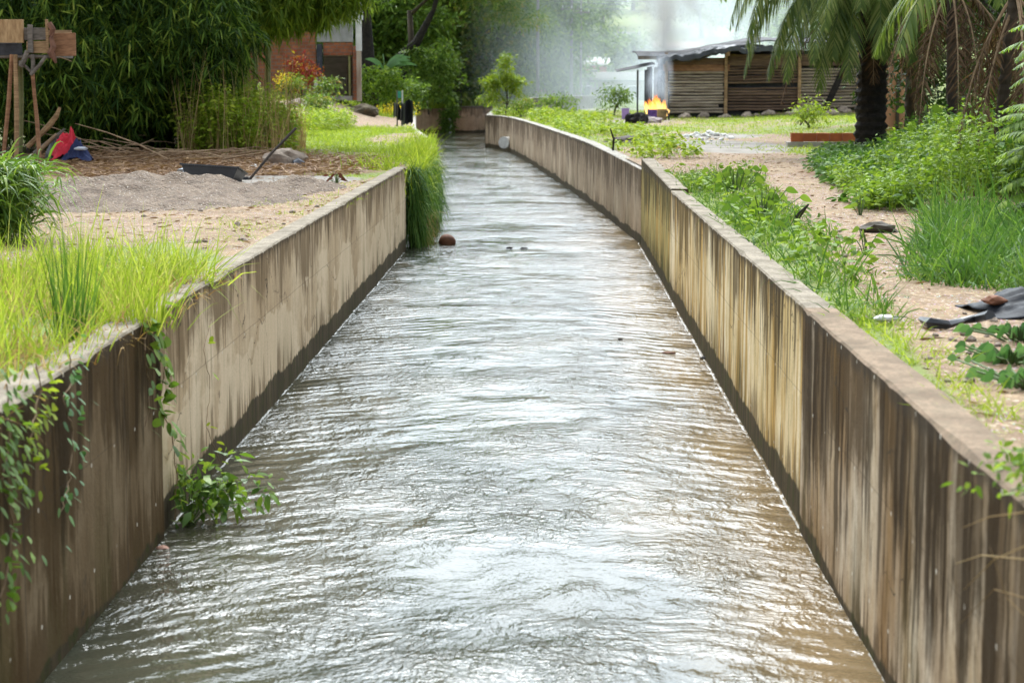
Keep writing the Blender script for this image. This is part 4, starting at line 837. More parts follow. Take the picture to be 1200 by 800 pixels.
# ================================================================== WOODEN PLATFORM (left)
p0 = PZ(45, 190); Yp = 38.5
t_ = thing('wooden_platform', 'rough plank box raised on thin wooden poles in front of the bamboo', 'wooden platform', (TX(40, Yp), Yp, float(H(TX(40, Yp), Yp))))
def plk(u0, v0, u1, v1, Y, th, mat, name='plank', roll=0.):
    a = PY(u0, v0, Y); b = PY(u1, v1, Y); c = (a+b)/2
    m = MB().box((0, 0, 0), (abs(b.x-a.x), th, abs(b.z-a.z)), jit=.006); o = m.build(name, mat, None); o.location = c; o.rotation_euler.y = roll
    bv = o.modifiers.new('b', 'BEVEL'); bv.width = .006; bv.segments = 2
    return K(o, t_)
m_w1 = plain('plank_amber', (.50, .33, .17), (.27, .16, .075), 5, .8, .5, (4, 1, 1)); m_w2 = plain('plank_red', (.36, .19, .10), (.19, .09, .045), 5, .8, .5, (1, 1, 5))
plk(-70, 23, 28, 50, Yp, .06, m_w1); plk(-70, 51, 26, 65, Yp+.04, .05, plain('tar_board', (.05, .05, .055), (.02, .02, .022), 6, .7, .4))
plk(28, 33, 56, 47, Yp+.05, .05, m_woodg); plk(31, 48.5, 56, 62.5, Yp+.03, .05, m_wood); plk(60, 39, 89, 66, Yp+.06, .05, m_w2)
plk(32, 29, 39, 62, Yp-.05, .04, m_woodg, 'batten'); plk(53, 23, 57.5, 60, Yp-.06, .04, m_wood, 'batten'); plk(-70, 36, 84, 42, Yp+1.6, .08, m_wood, 'back_rail')
plk(-60, 30, 20, 62, Yp+1.5, .05, m_woodg, 'back_board')
fl = MB().box((0, 0, 0), (2.1, 1.5, .05)).build('deck', m_woodg); q = PY(0, 66, Yp); fl.location = (q.x, Yp+.78, q.z); K(fl, t_)
mb = MB(); q = [PY(58, 27, Yp-.1), PY(62, 35, Yp-.12), PY(60, 45, Yp-.1), PY(63, 55, Yp-.12), PY(60, 62, Yp-.11), PY(66, 74, Yp-.12)]
K(MB().tube(q, [.05, .07, .05, .06, .07, .02], 6, ecc=.3).build('rag_strip', plain('brown_rag', (.22, .11, .07), (.10, .05, .035), 6, .9, .6)), t_)
def pole(a, b, r, mat, nm='leg', dy=0.):
    A = PY(*a, Yp+dy); B = PY(*b, Yp+dy); K(MB().tube([A, A.lerp(B, .5)+Vector((.015, 0, 0)), B], [r, r*1.05, r*.95], 7, ecc=.06).build(nm, mat), t_)
pole((14, 64), (4, 182), .042, m_w2); pole((18, 64), (19, 196), .045, m_wood, dy=-.1); pole((38, 86), (47, 200), .04, m_w2, dy=-.1); pole((24, 66), (24, 178), .05, m_culm, dy=1.4)
pole((36, 88), (54, 66), .035, m_woodg, 'brace', -.15); pole((24, 78), (32, 60), .05, m_woodg, 'brace', -.12); pole((22, 72), (36, 84), .03, m_woodg, 'brace', -.05); pole((66, 66), (84, 72), .008, m_twig, 'twig', 0)
pole((38, 64), (38, 88), .04, m_woodg, 'leg', -.1)

# ================================================================== DEBRIS ON THE LEFT BANK
gst = 'dry sticks piled under the bamboo'
def stick(label, pts, r, mat, group=gst, name='stick', cat='stick'):
    o = MB().tube(pts, r, 6, ecc=.12).build(name, mat); return tagit(o, label, cat, group)
lb_s = 'thin dry brown stick lying in the brushwood under the bamboo'
for k in range(64):
    u = random.uniform(95, 285); v = random.uniform(166, 194); q = PZ(u, v, 1.55); z = float(H(q.x, q.y)); a = random.uniform(-.5, .5)+(math.pi if random.random() < .5 else 0); L = random.uniform(.6, 2.0); e = random.choice([.0, .03, .08, .22, .35]) if u < 220 else .04
    zb = z+random.uniform(.02, .22); pts = []
    for f in (0, .33, .66, 1): pts.append((q.x+math.cos(a)*L*f, q.y+math.sin(a)*L*f*.6, zb+e*L*f+math.sin(f*3.1)*random.uniform(-.02, .12)))
    r0 = random.uniform(.008, .02); stick(lb_s, pts, [r0, r0*.9, r0*.7, r0*.4], m_twig)
stick('long straight pale pole lying on the leaf litter', [PZ(218, 186, 1.62), PZ(250, 185, 1.62), PZ(284, 184, 1.60)], .028, m_w1, None, 'wooden_pole', 'pole')
stick('brown pole lying just in front of the leaf litter pole', [PZ(228, 190, 1.58), PZ(275, 189, 1.56), PZ(318, 190, 1.54)], .035, m_twig, None, 'wooden_pole', 'pole')
# curved bark piece
stick('large curved split branch rising behind the platform leg', [PY(32, 172, 39), PY(45, 160, 39), PY(58, 147, 39), PY(66, 136, 39), PY(70, 126, 39)], [.05, .055, .06, .05, .03], m_wood, None, 'split_branch', 'branch')
stick('grey forked branch leaning right of the platform leg', [PY(40, 180, 38.9), PY(55, 168, 38.9), PY(68, 158, 38.9), PY(76, 151, 38.9)], [.05, .045, .035, .02], m_woodg, None, 'split_branch', 'branch')
stick('short dry branch lying at the foot of the curved branch', [PY(47, 176, 38.8), PY(58, 165, 38.8), PY(66, 157, 38.8)], [.04, .035, .02], m_twig, None, 'split_branch', 'branch')
# cloth bundle
def crumple(cx, cy, cz, rx, ry, h, seed, n=44):
    mb = MB(); A = np.linspace(-1, 1, n)
    for lay in (0, 1):
        for j in range(n):
            for i in range(n):
                a, b_ = A[i], A[j]; k = 1+.35*(float(vn(a*2+seed, b_*2+3))-.5); r = math.hypot(a, b_)
                rg = 1-2*abs(float(vn(a*2.6+seed*3, b_*2.6))-.5)*1.0; r2 = 1-2*abs(float(vn(a*6+seed, b_*6+9))-.5)
                z = h*(max(0, 1-r*.8)*.5+.55*rg**2*max(0, 1.15-r)+.22*r2*max(0, 1.2-r))
                mb.v.append(Vector((cx+rx*a*k, cy+ry*b_*k*(1+.25*math.sin(a*3+seed)), cz+z+(.008 if lay else 0))))
    for lay in (0, 1):
        o = lay*n*n
        for j in range(n-1):
            for i in range(n-1):
                f = [o+j*n+i, o+j*n+i+1, o+(j+1)*n+i+1, o+(j+1)*n+i]; mb.f.append(f if lay else f[::-1])
    for i in range(n-1):
        for (p_, q_) in ((i, i+1), ((n-1)*n+i+1, (n-1)*n+i), ((i+1)*n, i*n), (i*n+n-1, (i+1)*n+n-1)): mb.f.append([p_, q_, n*n+q_, n*n+p_])
    return mb
def heap(cx, cy, cz, rx, ry, rz, seed, n=26, fold=.25, rot=0):
    """draped lump: a dome with folds"""
    mb = MB(); rr = random.Random(seed); ph = [rr.uniform(0, 6) for _ in range(6)]; V = []
    m = 34
    for i in range(n+1):
        t = i/n; 
        for k in range(m):
            a = 2*math.pi*k/m; r = math.sin(t*math.pi*.5)**.8
            f = 1+fold*t*(.6*math.sin(5*a+ph[0]+2*t)+.4*math.sin(9*a+ph[1]+3*t))+fold*.4*math.sin(2*a+ph[2])
            z = math.cos(t*math.pi*.5)+.12*fold*4*math.sin(7*a+ph[3]+t*4)*t*(1-t)+.10*math.sin(3*a+ph[4])*t
            w1 = abs(float(vn(math.cos(a)*t*3.1+ph[0]*3, math.sin(a)*t*3.1+ph[1]*3))-.5); w2 = abs(float(vn(math.cos(a)*t*7+ph[2]*3, math.sin(a)*t*7+ph[5]*3))-.5)
            z += fold*(1.5*w1+.8*w2-.5); f *= 1+fold*(w1-.25)
            x, y = rx*r*f*math.cos(a), ry*r*f*math.sin(a)
            V.append((cx+x*math.cos(rot)-y*math.sin(rot), cy+x*math.sin(rot)+y*math.cos(rot), cz+rz*max(z, -.02)))
    mb.v = [Vector(q) for q in V]
    for i in range(n):
        for k in range(m): mb.f.append([i*m+k, (i+1)*m+k, (i+1)*m+(k+1) % m, i*m+(k+1) % m])
    return mb
t_ = thing('cloth_bundle', 'red and navy blue cloth thrown over the brushwood right of the platform', 'clothes', (TX(86, 40), 40, float(H(TX(86, 40), 40))))
m_redc = plain('red_cloth', (.72, .035, .06), (.45, .02, .035), 3, .8, .6, bd=.04); m_navy = plain('navy_cloth', (.035, .05, .13), (.02, .025, .07), 3, .8, .5, bd=.04); m_wc = plain('white_cloth', (.7, .72, .75), (.5, .52, .56), 4, .8, .4)
q = PY(83, 186, 40); K(crumple(q.x-.04, 40, q.z-.02, .33, .25, .62, 3).build('red_cloth', m_redc, None, True), t_)
q = PY(91, 187, 39.9); K(crumple(q.x+.02, 39.82, q.z-.02, .27, .2, .40, 6).build('blue_cloth', m_navy, None, True), t_)
q = PY(95, 174, 39.66); K(MB().blob((q.x, 39.68, q.z), (.13, .04, .035), 5, rough=.4, rot=.1).build('white_stripe', m_wc), t_)
q = PY(66, 186, 40.2); tagit(heap(q.x, 40.3, q.z, .2, .2, .42, 9, fold=.3).build('dark_rag', m_black, None, True), 'dark rag heap behind the red cloth', 'rag')
# gravel pile
def pile(name, label, cx, cy, rx, ry, h, mat, cat, n=110, seed=0):
    xs = np.linspace(-1.15, 1.15, n); A, B = np.meshgrid(xs, xs); X = cx+A*rx; Y = cy+B*ry
    r = np.sqrt(A*A+B*B); prof = np.clip(1-r, 0, 1)**.8*(1.1-.3*r)+0
    Z = H(X, Y)-.03+h*prof*(.35+1.3*fbm(X*1.7+seed, Y*1.3, 3))+.09*(fbm(X*5, Y*5, 4)-.5)*sst(0, .1, prof)+.04*(fbm(X*13, Y*13, 3)-.5)*(prof > 0)+.02*(vn(X*22, Y*22)-.5)*(prof > 0)-.05*(r > 1)
    i = np.arange(n*n).reshape(n, n); F = np.stack([i[:-1, :-1], i[:-1, 1:], i[1:, 1:], i[1:, :-1]], -1).reshape(-1, 4)
    return tagit(link(name, arr_mesh(name, np.stack([X, Y, Z], -1).reshape(-1, 3), F, False), mat), label, cat)
def gravel_mat():
    t = NT('gravel'); p = t.pos(); v = t.vor(p, 26, 'Color'); d = t.vor(p, 26, 'Distance'); n = t.noise(p, 3, 4)
    c = t.mix(t.rng(n, .35, .65), (.20, .15, .11), (.125, .09, .065)); c = t.mix(t.rng(v, .2, .8, .0, .5), c, (.13, .105, .085)); c = t.mix(t.math('LESS_THAN', t.noise(p, 34, 2), .33), c, (.42, .38, .33))
    return t.end(t.bsdf(c, .95, t.bump(t.math('MULTIPLY', d, -1), 1, .03), .2))
m_gravel = gravel_mat()
pile('gravel_pile', 'long low pile of grey brown gravel on the left bank', -5.75, 28.2, 2.5, 3.6, .32, m_gravel, 'gravel pile')
pile('gravel_pile', 'small heap of gravel right of the long pile under the black tub', -3.95, 30.6, 1.0, 1.5, .22, m_gravel, 'gravel pile', 60, 7)
# mortar tub, half sunk and tilted
q = PZ(249, 210, 1.55); t_ = thing('mortar_tub', 'black rectangular plastic tub lying behind the gravel heap', 'tub', (q.x, q.y, 1.5)); t_.rotation_euler = (R(-14), R(3), R(-8))
def open_tub(w, d, h, th, tp):
    mb = MB(); import itertools
    def ring(z, k, inset): a, b = w*.5*k-inset, d*.5*k-inset; return [Vector((-a, -b, z)), Vector((a, -b, z)), Vector((a, b, z)), Vector((-a, b, z))]
    for rr in (ring(0, tp, 0), ring(h, 1, 0), ring(h, 1, th), ring(th, tp, th)): mb.v += rr
    for i in range(3):
        for k in range(4): mb.f.append([i*4+k, i*4+(k+1) % 4, i*4+4+(k+1) % 4, i*4+4+k])
    mb.f.append([3, 2, 1, 0]); mb.f.append([12, 13, 14, 15]); return mb
o = open_tub(.95, .50, .22, .012, .82).build('tub_shell', m_black); o.parent = t_; bv = o.modifiers.new('b', 'BEVEL'); bv.width = .025; bv.segments = 3
rm = MB()
for (a, b, c) in (((0, -.26, .22), (.99, .03, .025), 0), ((0, .26, .22), (.99, .03, .025), 0), ((-.485, 0, .222), (.03, .55, .025), 0), ((.485, 0, .222), (.03, .55, .025), 0)): rm.box(a, b)
o = rm.build('rim', m_black); o.parent = t_
q = PZ(222, 200, 1.62); tagit(MB().blob((q.x, q.y, 1.62), (.2, .12, .05), 3, rough=.4).build('plastic_scrap', plain('grey_plastic', (.38, .42, .47), (.2, .22, .25), 5, .4, .3)), 'light blue grey plastic scrap left of the black tub', 'plastic scrap')
# rod (tool handle)
a = PZ(289, 211, 1.5); b = PY(347, 150, a.y+.25)
t_ = thing('garden_tool', 'dark tool handle sticking up at a slant from the wet cement patch', 'tool', tuple(a))
K(MB().tube([a-Vector((0, 0, .05)), a.lerp(b, .5)+Vector((0, 0, .01)), b], .024, 8).build('handle', plain('dark_handle', (.055, .04, .03), (.03, .022, .018), 6, .6, .3)), t_)
K(MB().box(a+Vector((-.03, .03, .02)), (.13, .05, .05), jit=.01).build('blade', m_black), t_)
# rock / sack
q = PZ(336, 196, 1.5); z = float(H(q.x, q.y)); tagit(MB().blob((q.x-.05, q.y, z+.1), (.34, .25, .24), 12, 3, .5, .2).build('rock', m_rock), 'angular brown rock beside the slanted tool handle', 'rock')
tagit(MB().blob((q.x+.23, q.y-.1, z+.05), (.17, .16, .1), 17, 2, .5).build('rock', plain('slate', (.12, .125, .14), (.05, .05, .06), 6, .8, .5)), 'dark slate coloured rock leaning on the angular brown rock', 'rock')
q = PZ(300, 198, 1.5); tagit(MB().blob((q.x, q.y, 1.54), (.13, .1, .05), 4, 2, .4).build('stone', m_white), 'pale flat stone right of the tool handle foot', 'stone')
for (u, v, s, lb_) in ((375, 221, .1, 'white paper scrap on the dirt near the left wall'),):
    q = PZ(u, v); tagit(MB().blob((q.x, q.y, q.z+.03), (s*1.6, s, .035), 8, 2, .5).build('paper_scrap', m_white), lb_, 'litter')
q = PZ(352, 219); stick('dark twig lying on the dirt near the left wall', [PZ(340, 221, 1.53), PZ(355, 219, 1.56), PZ(372, 217, 1.53)], .02, m_darkbark, None, 'twig', 'twig')
q = PZ(394, 214); broad('small_weed', 'reddish little weed beside the white paper scrap', q.x, q.y, 12, .12, .05, .16, plain('red_weed', (.20, .06, .03), (.10, .04, .02), 5), 'weed', None, .08)
# stones scattered
stone_o = None
def stones(spots, mat, label, group, name='stone', cat='stone'):
    src = MB().blob((0, 0, 0), (1, .8, .6), 31, 2, .35).build(name, mat); first = True
    for (x, y, s) in spots:
        o = src if first else src.copy()
        if not first: COL.objects.link(o)
        first = False; z = float(H(x, y)); o.location = (x, y, z+s*.25); o.scale = (s, s, s); o.rotation_euler = (random.uniform(-.4, .4), random.uniform(-.4, .4), random.uniform(0, 6)); tagit(o, label, cat, group)
sp = []
for k in range(34):
    q = PZ(random.uniform(790, 990), random.uniform(131, 138)); x = TX(random.uniform(785, 1000), 93); sp.append((x, random.uniform(92.3, 94.6), random.uniform(.10, .32)))
stones(sp, m_rock, 'brown stone in the rubble along the foot of the shack wall', 'rubble stones along the shack')
sp = [(PZ(random.gauss(832, 13), random.gauss(161, 2.5))) for k in range(34)]; sp = [(q.x, q.y, random.uniform(.04, .13)) for q in sp]
stones(sp, m_white, 'white rubble piece on the bare ground in front of the shack', 'white rubble pieces')
sp = [PZ(random.uniform(960, 1130), random.uniform(255, 330)) for k in range(10)]+[PZ(random.uniform(1060, 1180), random.uniform(365, 450)) for k in range(12)]+[PZ(random.uniform(260, 430), random.uniform(215, 290)) for k in range(14)]+[PZ(random.uniform(120, 420), random.uniform(225, 320)) for k in range(22)]+[PZ(random.uniform(880, 1150), random.uniform(200, 440)) for k in range(26)]
sp = [q for q in sp if q.x < float(FL(q.y))-.3 or q.x > float(FR(q.y))+.35]
stones([(q.x, q.y, random.uniform(.015, .05)) for q in sp], m_rock, 'small stone lying on the dirt', 'small stones on the dirt')
q = PZ(1062, 272); tagit(MB().blob((q.x-.3, q.y, 1.54), (.20, .12, .07), 44, 2, .5).build('rock', plain('dark_rock', (.10, .085, .06), (.05, .04, .03), 6, .9, .6)), 'dark low rock on the path between weeds and tall grass', 'rock')
q = PZ(1082, 378); tagit(MB().blob((q.x-.25, q.y, 1.53), (.08, .05, .025), 45, 2, .2).build('stone', m_white), 'small flat white stone on the dirt beside the right wall grass', 'stone')
q = PZ(976, 186); tagit(MB().blob((q.x, q.y, 1.58), (.20, .18, .17), 51, 3, .35).build('rock', plain('pale_rock', (.55, .52, .47), (.16, .14, .12), 3, .9, .5)), 'pale round rock left of the black palm trunk', 'rock')
q = PZ(1157, 366)
t_ = tagit(crumple(q.x+.38, q.y, 1.5, .46, .36, .20, 3).build('plastic_sheet', plain('black_sheet', (.022, .025, .032), (.010, .011, .014), 8, .65, .5, spec=.15, bd=.02), None, True), 'crumpled black plastic sheet lying on the dirt at the right edge', 'plastic sheet')
tagit(MB().tube([PZ(1080, 374, 1.53), PZ(1092, 379, 1.54), PZ(1110, 381, 1.53), PZ(1128, 376, 1.54), PZ(1145, 372, 1.56), PZ(1160, 369, 1.6)], [.02, .035, .03, .02, .03, .04], 6, ecc=.3).build('plastic_strip', m_black), 'twisted black plastic strip trailing left from the crumpled sheet', 'plastic strip')
tagit(MB().blob((q.x+.02, q.y-.12, 1.60), (.09, .06, .035), 9, 2, .4).build('leaf_clod', plain('rust', (.24, .10, .05), (.12, .05, .03), 6)), 'rusty brown clod on the crumpled black sheet', 'clod')
stick('small dark dead branch leaning in the grass strip behind the right wall', [PZ(932, 258, 1.5), PZ(938, 250, 1.65), PZ(947, 240, 1.8)], [.035, .03, .01], m_darkbark, None, 'dead_branch', 'branch')
stick('dry brown sticks pile at the foot of the dead palm fronds', [PZ(1110, 240, 1.55), PZ(1135, 232, 1.62), PZ(1165, 236, 1.58)], [.02, .03, .02], m_twig, None, 'dead_branch', 'branch')

# ================================================================== THINGS IN THE WATER
def floater(u, v, r, mat, label, name='floating_debris', cat='debris', seed=1, rough=.3, dz=0.):
    q = PZ(u, v, 0); return tagit(MB().blob((q.x, q.y, dz), r, seed, 3, rough).build(name, mat, None, rough < .1), label, cat)
m_coco = plain('coconut_husk', (.16, .065, .03), (.08, .035, .02), 6, .8, .5)
floater(524, 286, (.17, .16, .155), m_coco, 'round reddish brown ball floating near the end of the left wall', 'floating_coconut', 'coconut', 2, .06, .04)
floater(597, 291, (.06, .05, .03), m_darkbark, 'small dark lump poking out of the water in mid canal', seed=3)
floater(614, 291, (.07, .05, .02), m_darkbark, 'flatter dark scrap right of the small lump in mid canal', seed=4)
floater(727, 398, (.035, .03, .02), m_darkbark, 'tiny dark scrap floating alone nearer the right wall', seed=5)
floater(783, 413, (.08, .05, .012), m_coco, 'thin brown scrap floating in the right wall reflection', seed=6)
floater(830, 420, (.085, .05, .03), m_darkbark, 'dark brown clod floating against the right wall', seed=7)
floater(818, 393, (.07, .05, .01), m_white, 'flat white scrap floating beside the right wall', seed=8)
floater(190, 642, (.045, .035, .02), plain('pink_scrap', (.5, .28, .2), (.35, .2, .15), 6), 'pale pink scrap at the water line by the left wall joint', seed=9)
q = PY(602, 166, 92.4); 
t_ = thing('drain_pipe', 'white drain pipe end sticking out of the curved wall above the water', 'pipe', (q.x, q.y, q.z))
K(MB().tube([Vector((q.x+.9, q.y+1.0, q.z+.05)), q, q+Vector((-.42, -.85, -.02))], .25, 16).build('pipe', m_white, None, False), t_)
K(MB().tube([q+Vector((-.39, -.8, -.02)), q+Vector((-.44, -.90, -.02))], .275, 16).build('pipe_collar', m_white), t_)
q = PZ(503, 283, 0); tagit(MB().blob((-2.48, 41.0, .45), (.20, .35, .55), 61, 3, .35).build('rock', plain('mossy_rock', (.13, .12, .09), (.05, .055, .03), 4, .95, .7)), 'dark upright rock under the hanging grass beyond the left wall end', 'rock')

# ================================================================== BLACK PLASTIC ON THE LEFT BANK
Yb = 71.; z0 = float(H(TX(470, Yb), Yb)); t_ = thing('black_plastic_barrier', 'torn black plastic sheets hung on posts above the far left bank', 'barrier', (TX(470, Yb), Yb, z0))
def torn(u0, u1, vt, vb, Y, seed, name='sheet'):
    rr = random.Random(seed); n = 14; th = .02; top = []; bot = []
    for i in range(n+1):
        f = i/n; u = u0+(u1-u0)*f; w_ = .12*math.sin(f*9+seed)
        top.append(PY(u, vt(f)+rr.uniform(-.6, .6), Y+w_)); bot.append(PY(u, vb(f)+rr.uniform(-1.2, 1.2), Y+w_))
    mb = MB()
    for d in (0, th):
        for a in top: mb.v.append(a+Vector((0, d, 0)))
        for a in bot: mb.v.append(a+Vector((0, d, 0)))
    m = n+1
    for i in range(n):
        mb.f.append([m+i, m+i+1, i+1, i]); mb.f.append([2*m+i, 2*m+i+1, 3*m+i+1, 3*m+i]); mb.f.append([i, i+1, 2*m+i+1, 2*m+i]); mb.f.append([m+i+1, m+i, 3*m+i, 3*m+i+1])
    K(mb.build(name, m_black), t_)
torn(461, 468, lambda f: 120+3*f, lambda f: 138-2*f, Yb, 1); torn(465, 471, lambda f: 122+7*f, lambda f: 140+3*f, Yb+.1, 5); torn(470, 484, lambda f: 120-3*f+1.5*math.sin(f*8), lambda f: 147-3*f, Yb-.1, 2)
for u, vt in ((465.5, 106), (471.5, 106)): K(MB().tube([PY(u, vt, Yb), PY(u, 148, Yb)], .03, 6).build('post', m_woodg if u < 470 else m_white), t_)
K(MB().box(PY(468, 111, Yb-.03), (.12, .02, .24)).build('green_tag', plain('green_card', (.06, .30, .22), (.04, .2, .16), 8)), t_)
q = PZ(428, 120, 2.4); xx, yy = TX(428, 90), 90.; tagit(MB().blob((xx, yy, float(H(xx, yy))+.12), (.62, .5, .34), 71, 3, .35).build('compost_heap', plain('compost', (.13, .10, .06), (.06, .05, .03), 4, .95, .9, bd=.08)), 'brown heap of dead plants on the grass before the far trees', 'heap')

# ================================================================== BRICK HOUSE (left)
def brickmat(name, c1, c2, mortar, s=5., bw=.5, rh=.25, ms=.03):
    t = NT(name); p = t.n('ShaderNodeTexCoord').outputs['Object']; x, y, z = t.xyz(p); cb = t.n('ShaderNodeCombineXYZ')
    t.put(cb.inputs[0], t.math('ADD', x, y)); t.put(cb.inputs[1], z)
    b = t.n('ShaderNodeTexBrick'); t.put(b.inputs['Vector'], cb.outputs[0]); t.put(b.inputs['Color1'], c1); t.put(b.inputs['Color2'], c2); t.put(b.inputs['Mortar'], mortar)
    b.inputs['Scale'].default_value = s; b.inputs['Brick Width'].default_value = bw; b.inputs['Row Height'].default_value = rh; b.inputs['Mortar Size'].default_value = ms
    c = t.mix(t.math('MULTIPLY', t.rng(t.noise(p, 2.5, 5, .7), .4, .7), .5), b.outputs[0], tuple(q*.4 for q in c1))
    return t.end(t.bsdf(c, .9, t.bump(b.outputs['Fac'], .5, -.01), .2))
m_brick = brickmat('clay_brick', (.34, .12, .055), (.22, .075, .04), (.17, .125, .10), 1.6); m_block = brickmat('grey_block', (.26, .22, .17), (.19, .16, .125), (.12, .10, .08), 2.5)
m_plast = plain('white_plaster', (.62, .62, .60), (.42, .42, .41), 2, .85, .2)
Yh = 93.; zh = 2.55
t_ = thing('brick_house', 'orange brick house with a dark open porch behind the bamboo', 'house', (TX(340, Yh), Yh, zh))
def hb(name, u0, v0, u1, v1, Y0, Y1, mat, nm=None, vis=True):
    a = PY(u0, v0, Y0); b = PY(u1, v1, Y0); o = MB().box((0, 0, 0), (abs(b.x-a.x), Y1-Y0, abs(a.z-b.z))).build(name, mat)
    o.location = ((a.x+b.x)/2, (Y0+Y1)/2, (a.z+b.z)/2); K(o, t_); bv = o.modifiers.new('b', 'BEVEL'); bv.width = .01; return o
hb('wall', 120, 20, 371, 118, Yh, Yh+.2, m_brick); hb('wall', 120, 20, 125, 118, Yh+.21, Yh+5.6, m_brick); hb('wall', 379, 66, 414, 116, Yh+2.6, Yh+2.8, m_block)
hb('lintel', 378.5, 50, 413, 65, Yh+.05, Yh+.28, m_brick); hb('upper_wall', 120, -20, 413, 19.5, Yh+.02, Yh+5.4, m_plast)
hb('upper_band', 371, 20, 413, 49.5, Yh+.01, Yh+.3, plain('grey_plaster', (.36, .36, .35), (.22, .22, .21), 2, .9, .2))
hb('porch_post', 371, 52, 378, 116, Yh-.12, Yh+.1, plain('blue_black_paint', (.045, .05, .065), (.02, .022, .03), 5, .6)); hb('door', 379, 68, 407, 114, Yh+2.52, Yh+2.58, plain('grey_door', (.28, .25, .21), (.19, .17, .14), 2, .8, .2, (1, 1, 6)))
hb('rail', 379, 64, 408, 66, Yh+.3, Yh+.38, plain('pale_rail', (.5, .48, .42), (.35, .33, .3), 5)); hb('side_post', 408, 52, 411, 114, Yh+.1, Yh+.2, plain('yellow_green_post', (.28, .27, .10), (.18, .18, .07), 5))
hb('brick_pier', 413.2, 54, 420, 118, Yh-.05, Yh+.4, m_brick); hb('wall', 413.4, 54, 417, 114, Yh+.41, Yh+2.8, m_brick); hb('floor', 372, 113, 413, 118, Yh-.1, Yh+2.5, m_grey)
hb('pale_post', 368, 85, 372, 118, Yh-.3, Yh-.15, m_plast)
t_ = thing('concrete_post', 'tall pale square concrete post at the right corner of the porch', 'post', (TX(420, Yh), Yh-.35, zh))
hb('shaft', 416, -40, 423.5, 60, Yh-.45, Yh-.2, m_plast); hb('lower_shaft', 417.5, 60.3, 423.5, 119, Yh-.44, Yh-.21, plain('stained_post', (.42, .36, .29), (.24, .17, .12), 3, .9, .4, (1, 1, .3)))
# table with pots and flowers
xt, yt = TX(345, 89), 89.; zt = float(H(xt, yt)); t_ = thing('low_table', 'low grey table crowded with pots in front of the brick house', 'table', (xt, yt, zt))
K(MB().box((xt, yt, zt+.42), (1.15, .6, .05)).build('tabletop', m_grey), t_)
for sx in (-1, 1):
    for sy in (-1, 1): K(MB().box((xt+sx*.5, yt+sy*.24, zt+.2), (.06, .06, .40)).build('leg', m_woodg), t_)
def lathe(prof, c, mat, name, par=None, n=14):
    pts = [(c[0], c[1], c[2]+z) for r, z in prof]; o = MB().tube(pts, [r for r, z in prof], n).build(name, mat, None, True); return K(o, par) if par else o
pots = [(-.38, .13, (.03, .04, .10), 'dark blue round pot on the low table'), (-.08, .11, (.35, .05, .03), 'red pot on the low table'), (.2, .12, (.05, .055, .08), 'black pot at the right of the low table'), (.42, .09, (.6, .35, .12), 'orange pot at the right end of the low table')]
for i, (dx, r, c, lb_) in enumerate(pots):
    tagit(lathe([(.02, 0), (r*.7, 0), (r, .08), (r*.95, .16), (r*.8, .19), (r*.7, .18)], (xt+dx, yt-.1, zt+.445), plain('pot_%d' % i, c, tuple(q*.6 for q in c), 5, .4), 'flower_pot'), lb_, 'pot', 'pots on the low table')
shrub('croton_bush', 'red and yellow croton bush against the brick house', 356, 90.5, .55, 1.75, 900, .18, m_red, None)
shrub('flower_bush', 'small bush with yellow flowers left of the croton', 337, 88.5, .35, 1.05, 420, .12, m_yel, None)
shrub('shrub', 'round green shrub between the yellow flowers and the croton', 346, 88., .4, 1.0, 500, .13, m_weed, None)
shrub('shrub', 'drooping olive green plant in front of the porch', 383, 86., .5, 1.2, 700, .18, m_ytree, None)
shrub('shrub', 'yellow green bush behind the dry stalks', 282, 70, .9, 1.3, 1300, .16, m_ltree, None)
shrub('shrub', 'feathery grey green bush beside the low table', 372, 78, .6, .9, 700, .16, m_ytree, None)
tagit(MB().blob((TX(350, 84), 84., 2.0), (.6, .4, .45), 77, 3, .3).build('boulder', m_rock), 'brown boulder under the low table', 'boulder')

# ================================================================== SHACK (right)
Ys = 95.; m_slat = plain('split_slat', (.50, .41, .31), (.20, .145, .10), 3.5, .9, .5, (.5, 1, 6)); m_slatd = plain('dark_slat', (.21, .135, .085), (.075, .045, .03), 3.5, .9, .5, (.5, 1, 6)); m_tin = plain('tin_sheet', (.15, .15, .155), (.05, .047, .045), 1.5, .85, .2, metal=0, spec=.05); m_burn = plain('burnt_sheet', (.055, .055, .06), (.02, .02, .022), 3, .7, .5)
def SX(u): return TX(u, Ys)
def SZ(v, Y=95.): return PY(642, v, Y).z
t_ = thing('wooden_shack', 'long low shack of split wooden slats with a sagging tin and tarp roof', 'shack', (SX(870), Ys, 1.5))
def slats(u0, u1, v0, v1, Y, mat, name='slat_panel', n=None, slope=0., gap=.25):
    x0, x1 = SX(u0), SX(u1); za, zb = SZ(v1), SZ(v0); n = n or int((zb-za)/.135); mb = MB(); step = (zb-za)/n
    for i in range(n):
        x = x0+random.uniform(-.03, .06); 
        while x < x1:
            L = random.uniform(1.2, 2.8) if random.random() < .4 else x1-x; L = min(L, x1-x+random.uniform(-.04, .03))
            if random.random() > .025:
                mb.tube([(x, Y+random.uniform(-.02, .02), za+step*(i+.5)+random.uniform(-.015, .015)+slope*(x-x0)), (x+L/2, Y, za+step*(i+.5)+random.uniform(-.02, .02)+slope*(x+L/2-x0)), (x+L, Y+random.uniform(-.02, .02), za+step*(i+.5)+random.uniform(-.015, .015)+slope*(x+L-x0))], [step*random.uniform(.36, .5)*(1-gap*.3)]*3, 6, ecc=.12)
            x += L+.02
            if x > x1-.3: break
    K(mb.build(name, mat), t_)
